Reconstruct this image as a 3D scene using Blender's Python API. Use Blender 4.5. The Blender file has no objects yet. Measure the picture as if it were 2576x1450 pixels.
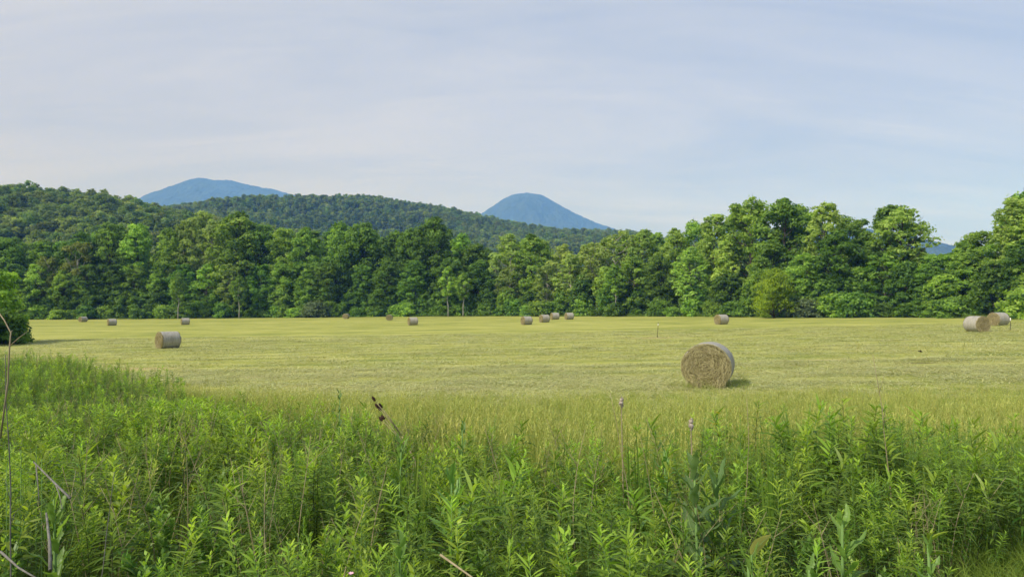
import bpy, math, random
import numpy as np
from mathutils import Vector, noise as mnoise

# ------------------------------------------------------------------ camera, sky, sun, exposure
SC = bpy.context.scene
COL = SC.collection
F, CX, HZ, HC = 1750.0, 1288.0, 772.0, 2.5          # focal length / centre / horizon in photo units, eye height
cam_d = bpy.data.cameras.new('camera'); cam = bpy.data.objects.new('camera', cam_d); COL.objects.link(cam)
cam_d.sensor_width = 36.0; cam_d.lens = 36.0 * F / 2576.0
cam_d.clip_start = 0.05; cam_d.clip_end = 20000
cam.location = (0, 0, HC); cam.rotation_euler = (math.radians(90) + math.atan(47.0 / F), 0, 0)
SC.camera = cam

SUN_EL, SUN_AZ = math.radians(42), math.atan2(-0.78, -0.62)     # azimuth: x = sin, y = cos
sd = Vector((math.sin(SUN_AZ) * math.cos(SUN_EL), math.cos(SUN_AZ) * math.cos(SUN_EL), math.sin(SUN_EL)))
sun_d = bpy.data.lights.new('sun', 'SUN'); sun = bpy.data.objects.new('sun', sun_d); COL.objects.link(sun)
sun_d.energy = 4.5; sun_d.angle = math.radians(2.5); sun_d.color = (1.0, 0.95, 0.90)
sun.rotation_euler = sd.to_track_quat('Z', 'Y').to_euler(); sun.location = (0, -20, 60)

W = bpy.data.worlds.new('World'); SC.world = W; W.use_nodes = True
def build_world():
    nt = W.node_tree; N = nt.nodes; L = nt.links; N.clear()
    out = N.new('ShaderNodeOutputWorld'); bg = N.new('ShaderNodeBackground'); bg.inputs['Strength'].default_value = 0.1
    sky = N.new('ShaderNodeTexSky'); sky.sky_type = 'NISHITA'; sky.sun_disc = False
    sky.sun_elevation = SUN_EL; sky.sun_rotation = SUN_AZ; sky.dust_density = 1.5; sky.ozone_density = 2.0
    tc = N.new('ShaderNodeTexCoord'); sep = N.new('ShaderNodeSeparateXYZ'); L.new(tc.outputs['Generated'], sep.inputs[0])
    def mth(op, a, b):
        m = N.new('ShaderNodeMath'); m.operation = op
        for i, v in enumerate((a, b)):
            if isinstance(v, (int, float)): m.inputs[i].default_value = v
            else: L.new(v, m.inputs[i])
        return m.outputs[0]
    zz = mth('ADD', mth('MAXIMUM', sep.outputs['Z'], 0.0), 0.22)
    u = mth('DIVIDE', sep.outputs['X'], zz); v = mth('DIVIDE', sep.outputs['Y'], zz)
    cmb = N.new('ShaderNodeCombineXYZ'); L.new(u, cmb.inputs[0]); L.new(v, cmb.inputs[1])
    def nz(scale, det, rough, dist, rot, sc):
        mp = N.new('ShaderNodeMapping'); mp.inputs['Rotation'].default_value = (0, 0, rot); mp.inputs['Scale'].default_value = sc
        L.new(cmb.outputs[0], mp.inputs['Vector'])
        t = N.new('ShaderNodeTexNoise'); L.new(mp.outputs[0], t.inputs['Vector'])
        t.inputs['Scale'].default_value = scale; t.inputs['Detail'].default_value = det
        t.inputs['Roughness'].default_value = rough; t.inputs['Distortion'].default_value = dist
        return t.outputs[0]
    broad = nz(0.9, 4, 0.5, 0.3, 0.35, (1, 1.6, 1)); wisp = nz(1.7, 10, 0.62, 1.2, 0.30, (0.45, 1.9, 1))
    f = mth('ADD', mth('MULTIPLY', broad, 0.5), mth('MULTIPLY', wisp, 0.5))
    f = mth('ADD', f, mth('MULTIPLY', sep.outputs['X'], -0.19))
    mr = N.new('ShaderNodeMapRange'); L.new(f, mr.inputs[0])
    mr.inputs[1].default_value = 0.33; mr.inputs[2].default_value = 0.64; mr.inputs[3].default_value = 0.0; mr.inputs[4].default_value = 1.0
    cl = N.new('ShaderNodeMix'); cl.data_type = 'RGBA'; L.new(mr.outputs[0], cl.inputs[0])
    cl.inputs[6].default_value = (4.4, 5.2, 7.15, 1); cl.inputs[7].default_value = (6.6, 7.05, 8.15, 1)
    hr = N.new('ShaderNodeMapRange'); hr.interpolation_type = 'SMOOTHSTEP'; L.new(sep.outputs['Z'], hr.inputs[0])      # paler, bluer air low in the sky
    hr.inputs[1].default_value = 0.10; hr.inputs[2].default_value = 0.55; hr.inputs[3].default_value = 1.0; hr.inputs[4].default_value = 0.0
    hz = N.new('ShaderNodeMix'); hz.data_type = 'RGBA'; hz.blend_type = 'MULTIPLY'; L.new(hr.outputs[0], hz.inputs[0]); L.new(cl.outputs[2], hz.inputs[6]); hz.inputs[7].default_value = (1.06, 1.02, 1.07, 1)
    mx = N.new('ShaderNodeMix'); mx.data_type = 'RGBA'; mx.inputs[0].default_value = 0.92
    L.new(sky.outputs[0], mx.inputs[6]); L.new(hz.outputs[2], mx.inputs[7])
    L.new(mx.outputs[2], bg.inputs['Color']); L.new(bg.outputs[0], out.inputs['Surface'])
build_world()
SC.view_settings.view_transform = 'Standard'; SC.view_settings.look = 'None'
SC.view_settings.exposure = 0.0; SC.view_settings.gamma = 1.0; SC.view_settings.use_curve_mapping = False
SC.render.engine = 'CYCLES'
cy = SC.cycles
cy.max_bounces = 8; cy.diffuse_bounces = 5; cy.glossy_bounces = 2; cy.transmission_bounces = 4; cy.volume_bounces = 2
cy.use_denoising = True; cy.sample_clamp_indirect = 4.0
cy.caustics_reflective = False; cy.caustics_refractive = False
try: cy.denoiser = 'OPENIMAGEDENOISE'; cy.denoising_prefilter = 'ACCURATE'
except Exception: pass

R0 = np.random.default_rng(7)
TAU = 2 * math.pi

# ------------------------------------------------------------------ mesh helpers
def nrm(v):
    return v / np.maximum(np.linalg.norm(v, axis=-1, keepdims=True), 1e-9)

class MB:
    """collects vertices, quads, triangles and a tint value per vertex"""
    def __init__(s): s.V, s.Q, s.T, s.A, s.n, s.MQ = [], [], [], [], 0, []
    def add(s, V, Q=None, T=None, tint=0.5, mat=0):
        V = np.asarray(V, float).reshape(-1, 3)
        s.V.append(V)
        s.A.append(np.broadcast_to(np.asarray(tint, float), (len(V),)).copy())
        if Q is not None and len(Q): s.Q.append(np.asarray(Q, int).reshape(-1, 4) + s.n); s.MQ.append(np.full(len(s.Q[-1]), mat))
        if T is not None and len(T): s.T.append(np.asarray(T, int).reshape(-1, 3) + s.n)
        s.n += len(V)
    def mesh(s, name, mats, smooth=False):
        me = bpy.data.meshes.new(name)
        V = np.concatenate(s.V); q = np.concatenate(s.Q) if s.Q else np.zeros((0, 4), int); t = np.concatenate(s.T) if s.T else np.zeros((0, 3), int)
        me.vertices.add(len(V)); me.vertices.foreach_set('co', V.astype(np.float32).ravel())
        nl = 4 * len(q) + 3 * len(t)
        me.loops.add(nl); me.loops.foreach_set('vertex_index', np.concatenate([q.ravel(), t.ravel()]).astype(np.int32))
        me.polygons.add(len(q) + len(t))
        st = np.concatenate([np.arange(len(q)) * 4, 4 * len(q) + np.arange(len(t)) * 3])
        me.polygons.foreach_set('loop_start', st.astype(np.int32))
        try: me.polygons.foreach_set('loop_total', np.concatenate([np.full(len(q), 4), np.full(len(t), 3)]).astype(np.int32))
        except Exception: pass
        mats = mats if isinstance(mats, (list, tuple)) else [mats]
        for m in mats: me.materials.append(m)
        if len(mats) > 1:
            mi = np.concatenate([np.concatenate(s.MQ) if s.MQ else np.zeros(0), np.zeros(len(t))])
            me.polygons.foreach_set('material_index', mi.astype(np.int32))
        if smooth: me.polygons.foreach_set('use_smooth', np.ones(len(q) + len(t), bool))
        a = me.attributes.new('tint', 'FLOAT', 'POINT'); a.data.foreach_set('value', np.concatenate(s.A).astype(np.float32))
        me.update(calc_edges=True); me.validate()
        return me

def ribbons(mb, P, Wd, tint=0.5, twist=None, mat=0, rng=R0):
    """flat strips: P (n,k,3) centre lines, Wd (n,k) half widths"""
    P = np.asarray(P, float); n, k, _ = P.shape
    tan = nrm(np.gradient(P, axis=1))
    up = np.tile(np.array([0, 0, 1.0]), (n, 1)) if twist is None else twist
    ref = nrm(up)[:, None, :] * np.ones((1, k, 1))
    side = np.cross(tan, ref); bad = np.linalg.norm(side, axis=2) < 0.15
    side[bad] = np.cross(tan[bad], np.array([0.7, 0.7, 0.1])); side = nrm(side)
    A = P + side * Wd[..., None]; B = P - side * Wd[..., None]
    V = np.stack([A, B], 2).reshape(-1, 3)
    i = (np.arange(n)[:, None] * k + np.arange(k - 1)[None]) * 2
    Q = np.stack([i, i + 1, i + 3, i + 2], -1).reshape(-1, 4)
    t = np.asarray(tint, float)
    t = np.broadcast_to(t[:, None] if t.ndim == 1 else t, (n, k))
    mb.add(V, Q, tint=np.repeat(t[..., None], 2, 2).ravel(), mat=mat)

def tube(mb, pts, rad, seg=6, tint=0.5, mat=0, cap=True):
    P = np.asarray(pts, float); r = np.broadcast_to(np.asarray(rad, float), (len(P),))
    tan = nrm(np.gradient(P, axis=0)); ref = np.array([1.0, 0.13, 0.21]) if abs(tan[0][2]) > 0.7 else np.array([0, 0, 1.0])
    s = nrm(np.cross(tan, ref)); b = np.cross(tan, s)
    a = np.arange(seg) / seg * TAU
    V = P[:, None] + (s[:, None] * np.cos(a)[None, :, None] + b[:, None] * np.sin(a)[None, :, None]) * r[:, None, None]
    k = len(P); i = np.arange(k - 1)[:, None] * seg; j = np.arange(seg)[None]; j2 = (j + 1) % seg
    Q = np.stack([i + j, i + j2, i + seg + j2, i + seg + j], -1).reshape(-1, 4)
    T = []
    VV = V.reshape(-1, 3)
    if cap:
        VV = np.concatenate([VV, P[:1], P[-1:]])
        c0, c1 = k * seg, k * seg + 1; o = (k - 1) * seg
        for q in range(seg): T.append((c0, (q + 1) % seg, q)); T.append((c1, o + q, o + (q + 1) % seg))
    mb.add(VV, Q, T, tint=tint, mat=mat)

def leaves(mb, C, Nn, size, tint, rng, aspect=0.62):
    """rhombus leaf sprays centred at C facing Nn"""
    n = len(C); Nn = nrm(Nn)
    t = nrm(np.cross(Nn, rng.normal(size=(n, 3)))); b = np.cross(Nn, t)
    s = np.broadcast_to(size, (n,))[:, None]
    bend = Nn * s * rng.uniform(-0.25, 0.1, (n, 1))
    V = np.stack([C + t * s + bend, C + b * s * aspect, C - t * s + bend, C - b * s * aspect], 1).reshape(-1, 3)
    i = np.arange(n)[:, None] * 4 + np.arange(4)[None]
    mb.add(V, i, tint=np.repeat(tint, 4))

def link(name, me, parent=None, loc=None):
    o = bpy.data.objects.new(name, me); COL.objects.link(o)
    if parent is not None: o.parent = parent
    if loc is not None: o.location = loc
    return o
def tag(o, label, cat, group=None, kind=None):
    o['label'] = label; o['category'] = cat
    if group: o['group'] = group
    if kind: o['kind'] = kind
    return o
def empty(name, loc, rot=(0, 0, 0), scale=(1, 1, 1)):
    o = bpy.data.objects.new(name, None); COL.objects.link(o); o.empty_display_size = 0.2
    o.location = loc; o.rotation_euler = rot; o.scale = scale
    return o
def structure(o): o['kind'] = 'structure'; return o

# ------------------------------------------------------------------ materials
def new_mat(name):
    m = bpy.data.materials.new(name); m.use_nodes = True
    nt = m.node_tree; nt.nodes.clear()
    return m, nt, nt.nodes, nt.links
def ramp(N, stops):
    r = N.new('ShaderNodeValToRGB'); e = r.color_ramp.elements
    while len(e) < len(stops): e.new(0.5)
    for el, (p, c) in zip(e, stops): el.position = p; el.color = (*c, 1)
    return r
def foliage(name, dark, light, transl=0.50, vary=0.35, hue=0.010, rough=0.55, spec=0.18):
    m, nt, N, L = new_mat(name)
    at = N.new('ShaderNodeAttribute'); at.attribute_name = 'tint'
    oi = N.new('ShaderNodeObjectInfo')
    r = ramp(N, [(0.0, dark), (1.0, light)]); L.new(at.outputs['Fac'], r.inputs[0])
    hs = N.new('ShaderNodeHueSaturation')
    def mr(inp, a, b):
        q = N.new('ShaderNodeMapRange'); L.new(inp, q.inputs[0]); q.inputs[3].default_value = a; q.inputs[4].default_value = b; return q.outputs[0]
    L.new(mr(oi.outputs['Random'], 1 - vary, 1 + vary), hs.inputs['Value'])
    wn = N.new('ShaderNodeTexWhiteNoise'); wn.noise_dimensions = '1D'; L.new(oi.outputs['Random'], wn.inputs['W'])
    L.new(mr(wn.outputs['Value'], 0.5 - hue, 0.5 + hue), hs.inputs['Hue'])
    L.new(r.outputs[0], hs.inputs['Color'])
    p = N.new('ShaderNodeBsdfPrincipled'); p.inputs['Roughness'].default_value = rough; p.inputs['Specular IOR Level'].default_value = spec
    L.new(hs.outputs[0], p.inputs['Base Color'])
    tr = N.new('ShaderNodeBsdfTranslucent')
    mc = N.new('ShaderNodeMix'); mc.data_type = 'RGBA'; mc.blend_type = 'MULTIPLY'; mc.inputs[0].default_value = 1.0
    L.new(hs.outputs[0], mc.inputs[6]); mc.inputs[7].default_value = (1.25, 1.3, 0.55, 1); L.new(mc.outputs[2], tr.inputs['Color'])
    mx = N.new('ShaderNodeMixShader'); mx.inputs[0].default_value = transl
    L.new(p.outputs[0], mx.inputs[1]); L.new(tr.outputs[0], mx.inputs[2])
    o = N.new('ShaderNodeOutputMaterial'); L.new(mx.outputs[0], o.inputs['Surface'])
    return m
def rough_mat(name, c1, c2, scale=(3, 3, 3), detail=6, rough=0.9, bump=0.0, bscale=None, coord='Object'):
    m, nt, N, L = new_mat(name)
    tc = N.new('ShaderNodeTexCoord'); mp = N.new('ShaderNodeMapping'); mp.inputs['Scale'].default_value = scale
    L.new(tc.outputs[coord], mp.inputs[0])
    t = N.new('ShaderNodeTexNoise'); t.inputs['Scale'].default_value = 1.0; t.inputs['Detail'].default_value = detail; t.inputs['Roughness'].default_value = 0.65
    L.new(mp.outputs[0], t.inputs['Vector'])
    r = ramp(N, [(0.3, c1), (0.7, c2)]); L.new(t.outputs[0], r.inputs[0])
    p = N.new('ShaderNodeBsdfPrincipled'); p.inputs['Roughness'].default_value = rough; p.inputs['Specular IOR Level'].default_value = 0.15
    L.new(r.outputs[0], p.inputs['Base Color'])
    if bump:
        b = N.new('ShaderNodeBump'); b.inputs['Strength'].default_value = bump; b.inputs['Distance'].default_value = 0.02
        L.new(t.outputs[0], b.inputs['Height']); L.new(b.outputs[0], p.inputs['Normal'])
    o = N.new('ShaderNodeOutputMaterial'); L.new(p.outputs[0], o.inputs['Surface'])
    return m

M = {}
M['dark'] = foliage('leaf dark green', (0.066, 0.145, 0.022), (0.25, 0.415, 0.07), vary=0.25)
M['mid'] = foliage('leaf mid green', (0.11, 0.22, 0.028), (0.39, 0.57, 0.1), vary=0.25)
M['pale'] = foliage('leaf pale olive', (0.185, 0.265, 0.055), (0.46, 0.575, 0.165), vary=0.15)
M['cotton'] = foliage('leaf poplar green', (0.185, 0.3, 0.044), (0.51, 0.67, 0.165), vary=0.15)
M['yellow'] = foliage('leaf yellow green', (0.15, 0.26, 0.018), (0.33, 0.46, 0.035), vary=0.05)
M['straw_leaf'] = foliage('leaf yellowed', (0.13, 0.17, 0.035), (0.29, 0.34, 0.09), vary=0.05)
M['silver'] = foliage('leaf silver green', (0.085, 0.13, 0.058), (0.21, 0.27, 0.135), vary=0.1)
M['hillwood'] = foliage('leaf hill wood', (0.105, 0.175, 0.046), (0.29, 0.39, 0.108), vary=0.28, hue=0.025)
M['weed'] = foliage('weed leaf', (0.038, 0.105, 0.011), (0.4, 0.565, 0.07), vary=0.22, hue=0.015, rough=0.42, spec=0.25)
M['weed_dark'] = foliage('weed leaf deep', (0.032, 0.092, 0.013), (0.24, 0.36, 0.052), vary=0.2, rough=0.42, spec=0.25)
M['broad'] = foliage('broad leaf', (0.09, 0.2, 0.035), (0.27, 0.43, 0.095), vary=0.12, rough=0.45, spec=0.4)
M['broad_blue'] = foliage('broad leaf bluish', (0.068, 0.145, 0.042), (0.19, 0.3, 0.095), vary=0.1, rough=0.5, spec=0.4)
M['rib'] = foliage('leaf rib', (0.24, 0.36, 0.14), (0.30, 0.42, 0.18), vary=0.05)
M['grass'] = foliage('long grass', (0.125, 0.225, 0.028), (0.47, 0.48, 0.13), vary=0.25, hue=0.02, transl=0.3, spec=0.25)
M['verge_grass'] = foliage('verge grass', (0.075, 0.15, 0.016), (0.24, 0.325, 0.055), vary=0.2, transl=0.3, spec=0.3)
M['stubble'] = foliage('cut grass', (0.275, 0.325, 0.075), (0.535, 0.525, 0.22), vary=0.22, hue=0.018, transl=0.15, spec=0.2)
M['bark'] = rough_mat('bark', (0.035, 0.028, 0.02), (0.12, 0.10, 0.08), (4, 4, 1.2), bump=0.6)
M['pale_bark'] = rough_mat('pale bark', (0.20, 0.19, 0.16), (0.50, 0.48, 0.43), (2, 2, 0.6))
M['stem'] = rough_mat('weed stem', (0.035, 0.045, 0.02), (0.09, 0.11, 0.035), (9, 9, 9))
M['green_stem'] = rough_mat('green stem', (0.10, 0.20, 0.05), (0.19, 0.30, 0.09), (9, 9, 9))
M['dry_stalk'] = rough_mat('dry stalk', (0.22, 0.175, 0.095), (0.42, 0.36, 0.22), (30, 30, 5))
M['grey_wood'] = rough_mat('weathered wood', (0.085, 0.08, 0.065), (0.26, 0.25, 0.215), (30, 30, 6), bump=0.5)
M['dark_wood'] = rough_mat('blackish wood', (0.012, 0.010, 0.008), (0.05, 0.042, 0.03), (12, 12, 4), bump=0.8)
M['moss_wood'] = rough_mat('mossy wood', (0.06, 0.055, 0.03), (0.15, 0.15, 0.04), (14, 14, 6), bump=0.8)
M['seed_head'] = rough_mat('brown seed head', (0.035, 0.018, 0.014), (0.12, 0.07, 0.055), (90, 90, 90), bump=0.8)
M['fluff'] = rough_mat('cattail fluff', (0.27, 0.22, 0.16), (0.55, 0.49, 0.40), (50, 50, 50), bump=0.6)
M['white_paint'] = rough_mat('white paint', (0.68, 0.68, 0.62), (0.82, 0.82, 0.76), (20, 20, 20))
M['rust'] = rough_mat('rusty steel', (0.045, 0.038, 0.028), (0.12, 0.095, 0.06), (30, 30, 10))
M['soil'] = rough_mat('soil', (0.06, 0.05, 0.035), (0.16, 0.12, 0.08), (12, 12, 12), bump=0.8)
M['yellow_leaf'] = foliage('yellow leaf', (0.55, 0.42, 0.03), (0.66, 0.54, 0.06), vary=0.05)
M['dock'] = foliage('pale dock leaf', (0.30, 0.32, 0.07), (0.46, 0.45, 0.16), vary=0.03)
M['pink'] = rough_mat('pink petal', (0.62, 0.34, 0.42), (0.78, 0.52, 0.58), (40, 40, 40))
M['feather'] = rough_mat('black feather', (0.008, 0.008, 0.010), (0.02, 0.02, 0.024), (30, 30, 30), rough=0.5)

# ------------------------------------------------------------------ terrain
#            px    base  size  heading(deg)
BALES = [(1781, 970, 116, 21.5), (425, 875, 44, 40), (283, 818, 18.2, 48), (467, 816, 17, 55), (210, 809, 15, 22),
         (871, 801, 14.5, 6), (980, 805, 15, -2), (1039, 817, 22, 64), (1325, 816, 22, 61), (1370, 810, 20, 63),
         (1396, 803, 16.4, 70), (1432, 803, 18, 71), (1815, 815, 25.6, 67), (2455, 834, 39.5, -8), (2511, 818, 33, 72)]
EDGE = np.array([(-420, 808, 175), (-150, 806, 190), (100, 804, 200), (500, 800, 203), (900, 798, 200), (1130, 793.5, 192), (1300, 792, 182),
                 (1600, 795, 160), (2000, 798, 128), (2250, 799, 115), (2500, 800, 100), (2750, 800, 88), (3100, 800, 74)], float)
pts = []
for px, py, s, _ in BALES:
    d = F * 1.5 / s; pts.append(((px - CX) / F * d, d, HC - (py - HZ) / F * d))
for px, py, d in EDGE[1:-1]:
    for _ in range(2): pts.append(((px - CX) / F * d, d, HC - (py - HZ) / F * d))
pts += [(-14, 20, -0.5), (-25, 40, -0.95), (0, 15, -0.1), (12, 16, 0.1)]
pts = np.array(pts)
def basis(x, y):
    x, y = x / 100.0, y / 100.0
    return np.stack([np.ones_like(x), x, y, x * x, x * y, y * y, x * x * y, y * y * y], -1)
A_ = basis(pts[:, 0], pts[:, 1]); wgt = 40.0 / pts[:, 1] ** 0.8
COEF = np.linalg.solve((A_ * wgt[:, None]).T @ A_ + 0.02 * np.eye(8), (A_ * wgt[:, None]).T @ pts[:, 2])
def ground(x, y):
    x = np.asarray(x, float); y = np.asarray(y, float)
    xc = np.clip(x, -125, 85); yc = np.clip(y, 8, 205)
    z = basis(xc, yc) @ COEF
    d = np.sqrt(x * x * 0.35 + y * y)
    bank = 0.80 * np.exp(-(d / 7.5) ** 2) * np.clip(1 - np.abs(x) / 60, 0, 1)
    fade = np.clip((d - 8) / 15, 0, 1)
    z = np.where(d < 23, z * fade + (1 - fade) * (-0.02 + 0.013 * x), z)
    return z + bank + 0.025 * np.sin(x * 0.9 + 1.3 * np.sin(y * 0.31)) * np.sin(y * 0.7 + 0.6) * np.clip(1 - d / 60, 0, 1)
def g1(x, y): return float(ground(np.array([x]), np.array([y]))[0])
def at_px(px, d):                                    # plan position of a photo column at depth d
    return (px - CX) / F * d, d
def ray_ground(px, py, d0, spread=0.25):             # where the sight line through (px, py) meets the ground, near depth d0
    ds = d0 * np.linspace(1 - spread, 1 + spread, 400)
    x = (px - CX) / F * ds; e = np.abs(HC - ground(x, ds) - (py - HZ) / F * ds) / ds
    e = e + 0.0006 * np.abs(ds - d0) / d0
    d = ds[int(np.argmin(e))]; return (px - CX) / F * d, d

def px_of(x, y): return CX + F * x / np.maximum(y, 0.1)
def edge_d(px): return np.interp(px, EDGE[:, 0], EDGE[:, 2])
WEED_D = [(-400, 44), (-50, 42), (150, 36), (350, 23), (600, 14.5), (900, 10.5), (1300, 8.4), (1700, 7.6), (2000, 8.6), (2250, 8.4), (2576, 8.2), (3000, 8.2)]
LONG_D = [(-400, 47), (0, 44), (150, 39), (350, 28), (600, 23), (1300, 22), (1800, 22.2), (2576, 22), (3000, 22)]
def weed_d(px): return np.interp(px, *zip(*WEED_D))
def long_d(px): return np.interp(px, *zip(*LONG_D))

def ground_material():
    m, nt, N, L = new_mat('ground')
    geo = N.new('ShaderNodeNewGeometry')
    def noise(sc, scale, detail, rough=0.6, dist=0.0, off=(0, 0, 0), rot=0.0):
        mp = N.new('ShaderNodeMapping'); mp.inputs['Scale'].default_value = sc; mp.inputs['Location'].default_value = off; mp.inputs['Rotation'].default_value = (0, 0, rot)
        L.new(geo.outputs['Position'], mp.inputs[0])
        t = N.new('ShaderNodeTexNoise'); t.inputs['Scale'].default_value = scale; t.inputs['Detail'].default_value = detail
        t.inputs['Roughness'].default_value = rough; t.inputs['Distortion'].default_value = dist
        L.new(mp.outputs[0], t.inputs['Vector']); return t.outputs[0]
    def mth(op, a, b, clamp=False):
        q = N.new('ShaderNodeMath'); q.operation = op; q.use_clamp = clamp
        for i, v in enumerate((a, b)):
            if isinstance(v, (int, float)): q.inputs[i].default_value = v
            else: L.new(v, q.inputs[i])
        return q.outputs[0]
    def mix(f, a, b):
        q = N.new('ShaderNodeMix'); q.data_type = 'RGBA'
        if isinstance(f, (int, float)): q.inputs[0].default_value = f
        else: L.new(f, q.inputs[0])
        for i, v in ((6, a), (7, b)):
            if isinstance(v, tuple): q.inputs[i].default_value = (*v, 1)
            else: L.new(v, q.inputs[i])
        return q.outputs[2]
    streak = noise((0.16, 0.40, 1), 1.0, 8, 0.66, 0.4, rot=0.06)         # mown swaths
    swath = noise((0.035, 0.13, 1), 1.0, 5, 0.62, 0.5, (3, 7, 0), rot=0.09)
    patch = noise((0.03, 0.06, 1), 1.0, 3, 0.5, 0.4, (9, 1, 0))
    fine = noise((2.0, 7.0, 1), 1.0, 5, 0.7)
    f = mth('ADD', mth('ADD', mth('MULTIPLY', streak, 0.47), mth('MULTIPLY', swath, 0.26)), mth('ADD', mth('MULTIPLY', patch, 0.10), mth('MULTIPLY', fine, 0.17)))
    wv = N.new('ShaderNodeTexWave'); wv.wave_type = 'BANDS'; wv.bands_direction = 'Y'; wv.inputs['Scale'].default_value = 0.095; wv.inputs['Distortion'].default_value = 3.5
    wv.inputs['Detail'].default_value = 4; wv.inputs['Detail Scale'].default_value = 0.35; wmp = N.new('ShaderNodeMapping'); wmp.inputs['Rotation'].default_value = (0, 0, 0.10); wmp.inputs['Scale'].default_value = (0.25, 1, 1)
    L.new(geo.outputs['Position'], wmp.inputs[0]); L.new(wmp.outputs[0], wv.inputs['Vector'])
    f = mth('ADD', f, mth('MULTIPLY', mth('SUBTRACT', wv.outputs['Fac'], 0.5), 0.07))
    fr = ramp(N, [(0.36, (0.130, 0.175, 0.032)), (0.44, (0.240, 0.268, 0.058)), (0.52, (0.348, 0.356, 0.084)), (0.64, (0.485, 0.462, 0.155))])
    L.new(f, fr.inputs[0])
    fieldc = fr.outputs[0]
    sp = N.new('ShaderNodeSeparateXYZ'); L.new(geo.outputs['Position'], sp.inputs[0])
    def spot(cx, cy, rx, ry, soft=0.6):
        dx = mth('DIVIDE', mth('SUBTRACT', sp.outputs['X'], cx), rx); dy = mth('DIVIDE', mth('SUBTRACT', sp.outputs['Y'], cy), ry)
        r = mth('SQRT', mth('ADD', mth('MULTIPLY', dx, dx), mth('MULTIPLY', dy, dy)), 0)
        r = mth('ADD', r, mth('MULTIPLY', mth('SUBTRACT', streak, 0.5), 2.2))
        return mth('MULTIPLY', mth('SUBTRACT', 1.0, r, True), 1.6, True)
    for (px, py, d0, rx, ry, colr) in SPOTS:
        x, y = ray_ground(px, py, d0); fieldc = mix(mth('MULTIPLY', spot(x, y, rx, ry), 0.8), fieldc, colr)
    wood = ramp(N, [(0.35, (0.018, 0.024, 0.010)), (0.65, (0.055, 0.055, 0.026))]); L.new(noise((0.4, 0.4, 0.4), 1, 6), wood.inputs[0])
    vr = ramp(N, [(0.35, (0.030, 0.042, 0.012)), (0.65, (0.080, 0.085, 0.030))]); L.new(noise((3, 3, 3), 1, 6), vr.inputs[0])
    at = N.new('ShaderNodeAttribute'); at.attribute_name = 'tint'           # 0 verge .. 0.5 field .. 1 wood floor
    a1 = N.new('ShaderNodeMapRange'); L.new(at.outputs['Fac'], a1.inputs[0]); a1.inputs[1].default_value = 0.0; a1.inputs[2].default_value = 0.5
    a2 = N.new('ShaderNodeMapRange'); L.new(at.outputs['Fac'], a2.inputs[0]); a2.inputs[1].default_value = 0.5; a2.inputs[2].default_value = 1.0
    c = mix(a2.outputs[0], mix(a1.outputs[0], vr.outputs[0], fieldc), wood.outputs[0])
    p = N.new('ShaderNodeBsdfPrincipled'); p.inputs['Roughness'].default_value = 0.95; p.inputs['Specular IOR Level'].default_value = 0.08
    L.new(c, p.inputs['Base Color'])
    b = N.new('ShaderNodeBump'); b.inputs['Strength'].default_value = 0.45; b.inputs['Distance'].default_value = 0.10
    L.new(mth('ADD', mth('MULTIPLY', fine, 0.35), streak), b.inputs['Height']); L.new(b.outputs[0], p.inputs['Normal'])
    o = N.new('ShaderNodeOutputMaterial'); L.new(p.outputs[0], o.inputs['Surface'])
    return m
#         px    py   d0  rx   ry   colour
SPOTS = [(1650, 849, 63, 3.2, 1.9, (0.50, 0.38, 0.20)), (2310, 912, 31, 1.1, 0.5, (0.15, 0.13, 0.05)), (2370, 905, 33, 1.2, 0.45, (0.16, 0.19, 0.04)),
         (330, 912, 29, 3.0, 1.3, (0.50, 0.38, 0.19)), (2050, 905, 34, 2.2, 0.5, (0.48, 0.39, 0.22)), (700, 945, 24, 2.6, 0.9, (0.47, 0.36, 0.18))]

def build_ground():
    rad = np.concatenate([np.linspace(0.3, 30, 120), np.geomspace(30.5, 260, 150)[0:], np.geomspace(275, 10000, 40)])
    ang = np.concatenate([np.linspace(-62, 62, 249), np.linspace(66, 294, 40)]) * math.pi / 180
    ang = np.sort(ang); na = len(ang)
    Rr, Aa = np.meshgrid(rad, ang, indexing='ij')
    x = np.clip(Rr * np.sin(Aa), -8100, 8100); y = np.clip(Rr * np.cos(Aa), -300, 10100)
    z = ground(x, y); px = px_of(x, y)
    front = y > 0.3
    ed = edge_d(px)
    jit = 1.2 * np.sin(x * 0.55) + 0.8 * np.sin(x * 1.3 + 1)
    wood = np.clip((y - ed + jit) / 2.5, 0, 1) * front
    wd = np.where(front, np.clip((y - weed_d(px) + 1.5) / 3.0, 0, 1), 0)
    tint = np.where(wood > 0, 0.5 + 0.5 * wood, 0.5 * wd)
    mb = MB(); n = len(rad)
    i = np.arange(n - 1)[:, None] * na; j = np.arange(na)[None]; j2 = (j + 1) % na
    Q = np.stack([i + j, i + na + j, i + na + j2, i + j2], -1).reshape(-1, 4)
    Vv = np.stack([x, y, z], -1).reshape(-1, 3); c = len(Vv)
    Vv = np.concatenate([Vv, [[0, 0, g1(0, 0.01)]]])
    T = [(c, q, (q + 1) % na) for q in range(na)]
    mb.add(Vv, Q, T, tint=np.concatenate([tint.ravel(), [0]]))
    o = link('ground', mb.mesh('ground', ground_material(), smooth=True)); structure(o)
build_ground()

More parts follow.
